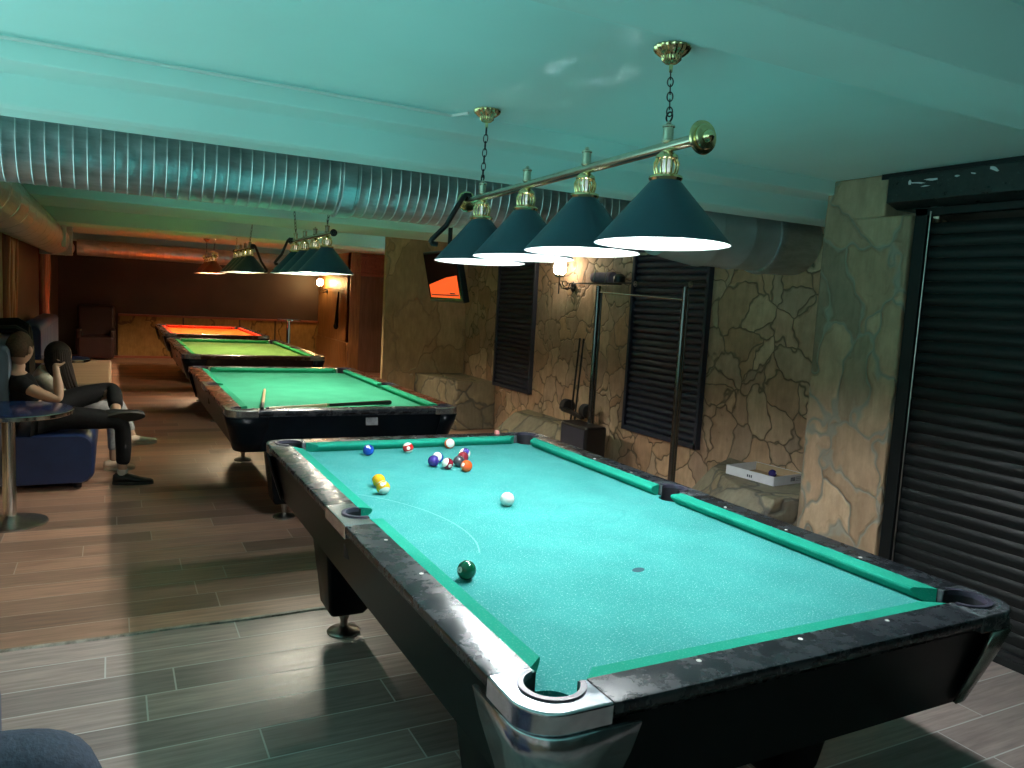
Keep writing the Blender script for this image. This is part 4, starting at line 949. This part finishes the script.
# -- man on the navy bench
P = thing('person', 'person in black shirt and trousers, cropped hair, ankle crossed over knee', 'person', (-1.9, 4.15, 0.0)); P.location = (0, 0, 0)
hip = V((-2.02, 4.17, 0.56))
body = [
    [(hip, 0.13), (V((-2.10, 4.17, 0.70)), 0.13), (V((-2.12, 4.16, 0.83)), 0.115), (V((-2.11, 4.15, 0.91)), 0.058), (V((-2.10, 4.14, 0.98)), 0.055)],
]
chains = [
    [(hip, 0.125), ((-2.09, 4.17, 0.70), 0.12), ((-2.12, 4.16, 0.82), 0.10), ((-2.11, 4.15, 0.90), 0.052), ((-2.095, 4.14, 0.985), 0.056)],
    [2, ((-2.08, 3.99, 0.815), 0.052), ((-1.95, 3.95, 0.745), 0.043), ((-1.83, 3.96, 0.70), 0.038), ((-1.835, 3.99, 0.80), 0.036), ((-1.85, 4.02, 0.905), 0.024), ((-1.855, 4.04, 0.955), 0.028)],
    [11, ((-1.835, 4.05, 0.985), 0.009), ((-1.815, 4.07, 0.985), 0.008)],
    [11, ((-1.85, 4.06, 1.00), 0.009), ((-1.83, 4.085, 1.005), 0.008)],
    [11, ((-1.87, 4.06, 1.005), 0.009), ((-1.855, 4.09, 1.01), 0.008)],
    [11, ((-1.885, 4.06, 0.995), 0.009), ((-1.88, 4.09, 1.0), 0.008)],
    [10, ((-1.82, 4.03, 0.955), 0.009), ((-1.795, 4.045, 0.975), 0.008)],
    [2, ((-2.10, 4.33, 0.81), 0.052), ((-2.0, 4.42, 0.70), 0.043), ((-1.88, 4.44, 0.62), 0.036), ((-1.76, 4.40, 0.66), 0.026), ((-1.70, 4.38, 0.67), 0.026)],
    [0, ((-1.93, 4.09, 0.54), 0.088), ((-1.66, 4.09, 0.53), 0.078), ((-1.415, 4.11, 0.495), 0.060), ((-1.405, 4.12, 0.30), 0.052), ((-1.41, 4.12, 0.11), 0.036), ((-1.40, 4.12, 0.07), 0.034)],
    [0, ((-1.93, 4.28, 0.58), 0.088), ((-1.70, 4.38, 0.66), 0.078), ((-1.475, 4.43, 0.71), 0.060), ((-1.46, 4.28, 0.64), 0.052), ((-1.455, 4.13, 0.585), 0.036), ((-1.455, 4.09, 0.57), 0.034)],
]
bd = chain_mesh('body', chains, 'skin', P)
hc = (-2.085, 4.13, 1.055)
b, R = head_mesh('head', hc, math.radians(58), 'skin', P, 1.0, 0.10); ears(b, hc, R)
b.obj('head', 'skin', P, smooth=60)
b, R = head_mesh('hair', V(hc) + V((-0.005, -0.008, 0.012)), math.radians(58), 'hair_short', P, 1.055, 0.10)
bmesh.ops.delete(b.bm, geom=[v for v in b.bm.verts if (R.transposed() @ (v.co - V(hc))).x > 0.060 or (R.transposed() @ (v.co - V(hc))).z < -0.070 + 1.1 * max(0, (R.transposed() @ (v.co - V(hc))).x + 0.03)], context='VERTS')
b.obj('hair', 'hair_short', P, smooth=60)
chain_mesh('shirt', [
    [((-2.03, 4.17, 0.58), 0.145), ((-2.09, 4.17, 0.70), 0.14), ((-2.12, 4.16, 0.82), 0.125), ((-2.112, 4.152, 0.875), 0.075)],
    [2, ((-2.085, 4.00, 0.82), 0.066), ((-1.985, 3.955, 0.765), 0.062)],
    [2, ((-2.10, 4.33, 0.81), 0.066), ((-2.02, 4.40, 0.72), 0.060)]], 'black_fabric', P)
chain_mesh('trousers', [
    [((-2.03, 4.17, 0.56), 0.140), ((-1.93, 4.09, 0.545), 0.105), ((-1.66, 4.09, 0.54), 0.092), ((-1.41, 4.11, 0.505), 0.072), ((-1.40, 4.12, 0.30), 0.062), ((-1.405, 4.12, 0.145), 0.055)],
    [0, ((-1.93, 4.28, 0.585), 0.105), ((-1.70, 4.38, 0.67), 0.090), ((-1.475, 4.44, 0.72), 0.070), ((-1.46, 4.28, 0.655), 0.062), ((-1.455, 4.17, 0.61), 0.056)]], 'black_denim', P)
shoe('shoe', (-1.475, 4.12, 0.0), (-1.19, 4.08, 0.0), (0, 0, 1), 'shoe_black', P)
shoe('shoe', (-1.535, 4.05, 0.535), (-1.255, 4.04, 0.555), (0, 0.80, 0.6), 'shoe_black', P)
b = B(); b.tube([(-1.41, 4.12, 0.075), (-1.408, 4.12, 0.12)], [0.038, 0.040], 16); b.obj('sock', 'sock', P, smooth=50)

# -- woman behind him
P = thing('person', 'person with long dark hair and cream top sitting beside the one in black', 'person')
chains = [
    [((-2.0, 4.72, 0.56), 0.12), ((-2.03, 4.72, 0.68), 0.095), ((-2.00, 4.71, 0.80), 0.09), ((-1.93, 4.69, 0.865), 0.045), ((-1.88, 4.67, 0.92), 0.048)],
    [2, ((-1.97, 4.56, 0.79), 0.042), ((-1.86, 4.52, 0.68), 0.034), ((-1.74, 4.53, 0.60), 0.030), ((-1.62, 4.56, 0.63), 0.020), ((-1.575, 4.575, 0.64), 0.022)],
    [9, ((-1.54, 4.57, 0.645), 0.008), ((-1.515, 4.575, 0.635), 0.007)],
    [9, ((-1.54, 4.585, 0.65), 0.008), ((-1.512, 4.59, 0.64), 0.007)],
    [9, ((-1.545, 4.60, 0.65), 0.008), ((-1.518, 4.605, 0.64), 0.007)],
    [9, ((-1.55, 4.612, 0.645), 0.007), ((-1.528, 4.618, 0.636), 0.006)],
    [8, ((-1.60, 4.54, 0.652), 0.008), ((-1.58, 4.545, 0.665), 0.007)],
    [2, ((-1.99, 4.86, 0.79), 0.042), ((-1.90, 4.90, 0.66), 0.034), ((-1.78, 4.86, 0.58), 0.030), ((-1.68, 4.80, 0.61), 0.021)],
    [0, ((-1.92, 4.65, 0.54), 0.078), ((-1.70, 4.65, 0.55), 0.068), ((-1.50, 4.66, 0.53), 0.052), ((-1.47, 4.67, 0.32), 0.044), ((-1.475, 4.67, 0.11), 0.030), ((-1.47, 4.67, 0.06), 0.03)],
    [0, ((-1.92, 4.78, 0.56), 0.078), ((-1.68, 4.76, 0.62), 0.068), ((-1.46, 4.70, 0.60), 0.052), ((-1.38, 4.66, 0.43), 0.044), ((-1.325, 4.62, 0.285), 0.030), ((-1.31, 4.62, 0.26), 0.03)],
]
chain_mesh('body', chains, 'skin', P)
hc = (-1.865, 4.66, 0.965)
b, R = head_mesh('head', hc, math.radians(25), 'skin', P, 0.92, 0.35); ears(b, hc, R, 0.9); b.obj('head', 'skin', P, smooth=60)
b = B()
b.sphere(V(hc) + V((-0.010, -0.002, 0.012)), 0.098, 28, 18, (1.0, 0.86, 1.14))
for k in range(26):
    a = math.radians(25) + PI * (0.36 + 1.28 * k / 25)          # around the back and sides of the head
    top = V(hc) + V((0.075 * math.cos(a), 0.072 * math.sin(a), 0.055)); side = V(hc) + V((0.094 * math.cos(a), 0.086 * math.sin(a), -0.03))
    dx = 0.030 + 0.012 * math.sin(k * 1.7)
    pts = [top, side, side + V((0.018 + dx * 0.4, -0.016, -0.12)), side + V((0.04 + dx, -0.030, -0.24)), side + V((0.065 + dx, -0.034, -0.34 - 0.02 * math.sin(k * 2.3)))]
    b.tube(pts, [0.012, 0.017, 0.017, 0.013, 0.003], 7)
for v in list(b.bm.verts):
    q_ = R.transposed() @ (v.co - V(hc))
    if q_.x > 0.07 and q_.z < 0.07 and abs(q_.y) < 0.06: v.co = v.co - R @ V((q_.x - 0.06, 0, 0))
b.obj('hair', 'hair_dark', P, smooth=60)
chain_mesh('top', [
    [((-2.0, 4.72, 0.58), 0.130), ((-2.03, 4.72, 0.68), 0.112), ((-2.00, 4.71, 0.80), 0.105), ((-1.955, 4.70, 0.845), 0.07)],
    [2, ((-1.97, 4.56, 0.79), 0.058), ((-1.86, 4.52, 0.68), 0.050), ((-1.75, 4.53, 0.605), 0.043)],
    [2, ((-1.99, 4.86, 0.79), 0.058), ((-1.90, 4.90, 0.66), 0.050), ((-1.80, 4.87, 0.59), 0.043)]], 'cream_fabric', P)
chain_mesh('trousers', [
    [((-2.0, 4.72, 0.56), 0.130), ((-1.92, 4.65, 0.545), 0.092), ((-1.70, 4.65, 0.555), 0.080), ((-1.50, 4.66, 0.535), 0.062), ((-1.47, 4.67, 0.32), 0.052), ((-1.475, 4.67, 0.15), 0.042)],
    [0, ((-1.92, 4.78, 0.565), 0.092), ((-1.68, 4.76, 0.625), 0.080), ((-1.46, 4.70, 0.605), 0.062), ((-1.38, 4.66, 0.43), 0.052), ((-1.335, 4.63, 0.32), 0.042)]], 'grey_fabric', P)
shoe('shoe', (-1.545, 4.67, 0.0), (-1.31, 4.65, 0.0), (0, 0, 1), 'shoe_white', P, 'shoe_white', 0.042, 0.075)
shoe('shoe', (-1.365, 4.61, 0.215), (-1.14, 4.59, 0.235), (-0.1, 0, 1), 'shoe_white', P, 'shoe_white', 0.042, 0.075)
# black jacket over the sofa back
b = B(); rings = []
for i in range(15):
    a = PI * i / 14; y = 5.02 - 0.0 + 0.55 * i / 14
    hh = 1.16 + 0.05 * math.sin(i * 1.3) * math.sin(a) + 0.03 * math.sin(a)
    rings.append([V((x, y, z)) for x, z in ((-2.10, 0.72), (-2.105, 0.95), (-2.12, hh - 0.05), (-2.20, hh), (-2.36, hh - 0.01), (-2.40, hh - 0.08), (-2.425, 1.0), (-2.415, 1.0), (-2.38, hh - 0.05), (-2.20, hh - 0.03), (-2.14, hh - 0.09), (-2.13, 0.72))])
b.loft(rings); tag(b.obj('draped_jacket', 'black_fabric', smooth=60), 'black jacket draped over the sofa back behind the cropped head', 'jacket')

# -- person at the lower left, only the knee shows
P = thing('person', 'person in slate blue trousers whose knee shows at the bottom left', 'person')
KN = V((-1.60, -0.95, 0.555))
chains = [
    [((-2.10, -0.92, 0.56), 0.14), ((-2.13, -0.92, 0.78), 0.13), ((-2.15, -0.92, 1.02), 0.13), ((-2.14, -0.92, 1.12), 0.055), ((-2.12, -0.92, 1.20), 0.055)],
    [2, ((-2.14, -1.11, 1.02), 0.055), ((-2.08, -1.16, 0.80), 0.045), ((-1.98, -1.10, 0.68), 0.032), ((-1.93, -1.06, 0.68), 0.030)],
    [2, ((-2.14, -0.73, 1.02), 0.055), ((-2.08, -0.66, 0.80), 0.045), ((-1.98, -0.72, 0.69), 0.032), ((-1.93, -0.76, 0.69), 0.030)],
    [0, ((-2.0, -1.02, 0.54), 0.092), ((-1.85, -1.02, 0.54), 0.08), ((-1.75, -1.02, 0.53), 0.062), ((-1.74, -1.02, 0.30), 0.052), ((-1.75, -1.02, 0.08), 0.036)],
    [0, ((-2.0, -0.80, 0.54), 0.092), ((-1.8, -0.76, 0.54), 0.08), ((-1.60, -0.75, 0.54), 0.062), ((-1.565, -0.75, 0.30), 0.052), ((-1.58, -0.75, 0.08), 0.036)],
]
chain_mesh('body', chains, 'skin', P)
b, R = head_mesh('head', (-2.11, -0.92, 1.30), 0.0, 'skin', P); ears(b, (-2.11, -0.92, 1.30), R); b.obj('head', 'skin', P, smooth=60)
b, R = head_mesh('hair', (-2.118, -0.92, 1.312), 0.0, 'hair_short', P, 1.05)
bmesh.ops.delete(b.bm, geom=[v for v in b.bm.verts if (v.co.x + 2.11) > 0.05 or v.co.z < 1.27], context='VERTS'); b.obj('hair', 'hair_short', P, smooth=60)
chain_mesh('shirt', [[((-2.10, -0.92, 0.60), 0.155), ((-2.13, -0.92, 0.78), 0.148), ((-2.15, -0.92, 1.02), 0.145), ((-2.145, -0.92, 1.08), 0.08)],
    [2, ((-2.14, -1.11, 1.02), 0.07), ((-2.09, -1.16, 0.84), 0.06)], [2, ((-2.14, -0.73, 1.02), 0.07), ((-2.09, -0.66, 0.84), 0.06)]], 'black_fabric', P)
chain_mesh('trousers', [
    [((-2.10, -0.92, 0.56), 0.150), ((-2.0, -1.02, 0.55), 0.110), ((-1.85, -1.02, 0.55), 0.100), ((-1.75, -1.02, 0.54), 0.080), ((-1.74, -1.02, 0.30), 0.070), ((-1.75, -1.02, 0.10), 0.062)],
    [0, ((-2.0, -0.80, 0.55), 0.110), ((-1.8, -0.76, 0.55), 0.102), ((-1.575, -0.75, 0.545), 0.094), ((-1.535, -0.75, 0.30), 0.078), ((-1.58, -0.75, 0.10), 0.062)]], 'slate_denim', P)
shoe('shoe', (-1.82, -1.02, 0.0), (-1.54, -1.02, 0.0), (0, 0, 1), 'shoe_black', P)
shoe('shoe', (-1.65, -0.75, 0.0), (-1.37, -0.75, 0.0), (0, 0, 1), 'shoe_black', P)

# ------------------------------------------------------------------ world, camera
w = bpy.data.worlds.new('world'); bpy.context.scene.world = w; w.use_nodes = True
wn = w.node_tree; bg = wn.nodes['Background']
geo = wn.nodes.new('ShaderNodeTexCoord'); sp_ = wn.nodes.new('ShaderNodeSeparateXYZ'); wn.links.new(geo.outputs['Generated'], sp_.inputs[0])
gr = ramp(wn, math_n(wn, 'ADD', math_n(wn, 'MULTIPLY', sp_.outputs['Z'], 0.5), 0.5), [(0.44, (0.46, 1.0, 0.95)), (0.52, (0.10, 0.095, 0.085))])   # teal glow below the horizon, added to light the ceiling; dim above
wn.links.new(gr.outputs[0], bg.inputs[0]); bg.inputs[1].default_value = 3.0
cam = bpy.data.cameras.new('camera'); co = bpy.data.objects.new('camera', cam); C.objects.link(co)
cam.sensor_width = 36; cam.lens = 769 * 36 / 1024; cam.clip_start = 0.05
yaw, pitch, roll = math.radians(27.63), math.radians(-6.067), math.radians(3.205)
f = V((math.sin(yaw) * math.cos(pitch), math.cos(yaw) * math.cos(pitch), math.sin(pitch)))
r0 = V((math.cos(yaw), -math.sin(yaw), 0)); u0 = r0.cross(f)
r = r0 * math.cos(roll) + u0 * math.sin(roll); u = -r0 * math.sin(roll) + u0 * math.cos(roll)
co.matrix_world = Matrix(((r.x, u.x, -f.x, -1.48), (r.y, u.y, -f.y, -2.592), (r.z, u.z, -f.z, 1.607), (0, 0, 0, 1)))
sc = bpy.context.scene; sc.camera = co
sc.view_settings.view_transform = 'Standard'; sc.view_settings.look = 'None'; sc.view_settings.gamma = 1
sc.view_settings.use_curve_mapping = False; sc.view_settings.exposure = 0.1
try:
    sc.cycles.use_denoising = True; sc.cycles.denoiser = 'OPENIMAGEDENOISE'
    sc.cycles.caustics_reflective = False; sc.cycles.max_bounces = 8; sc.cycles.diffuse_bounces = 5; sc.cycles.sample_clamp_indirect = 6.0
except Exception: pass
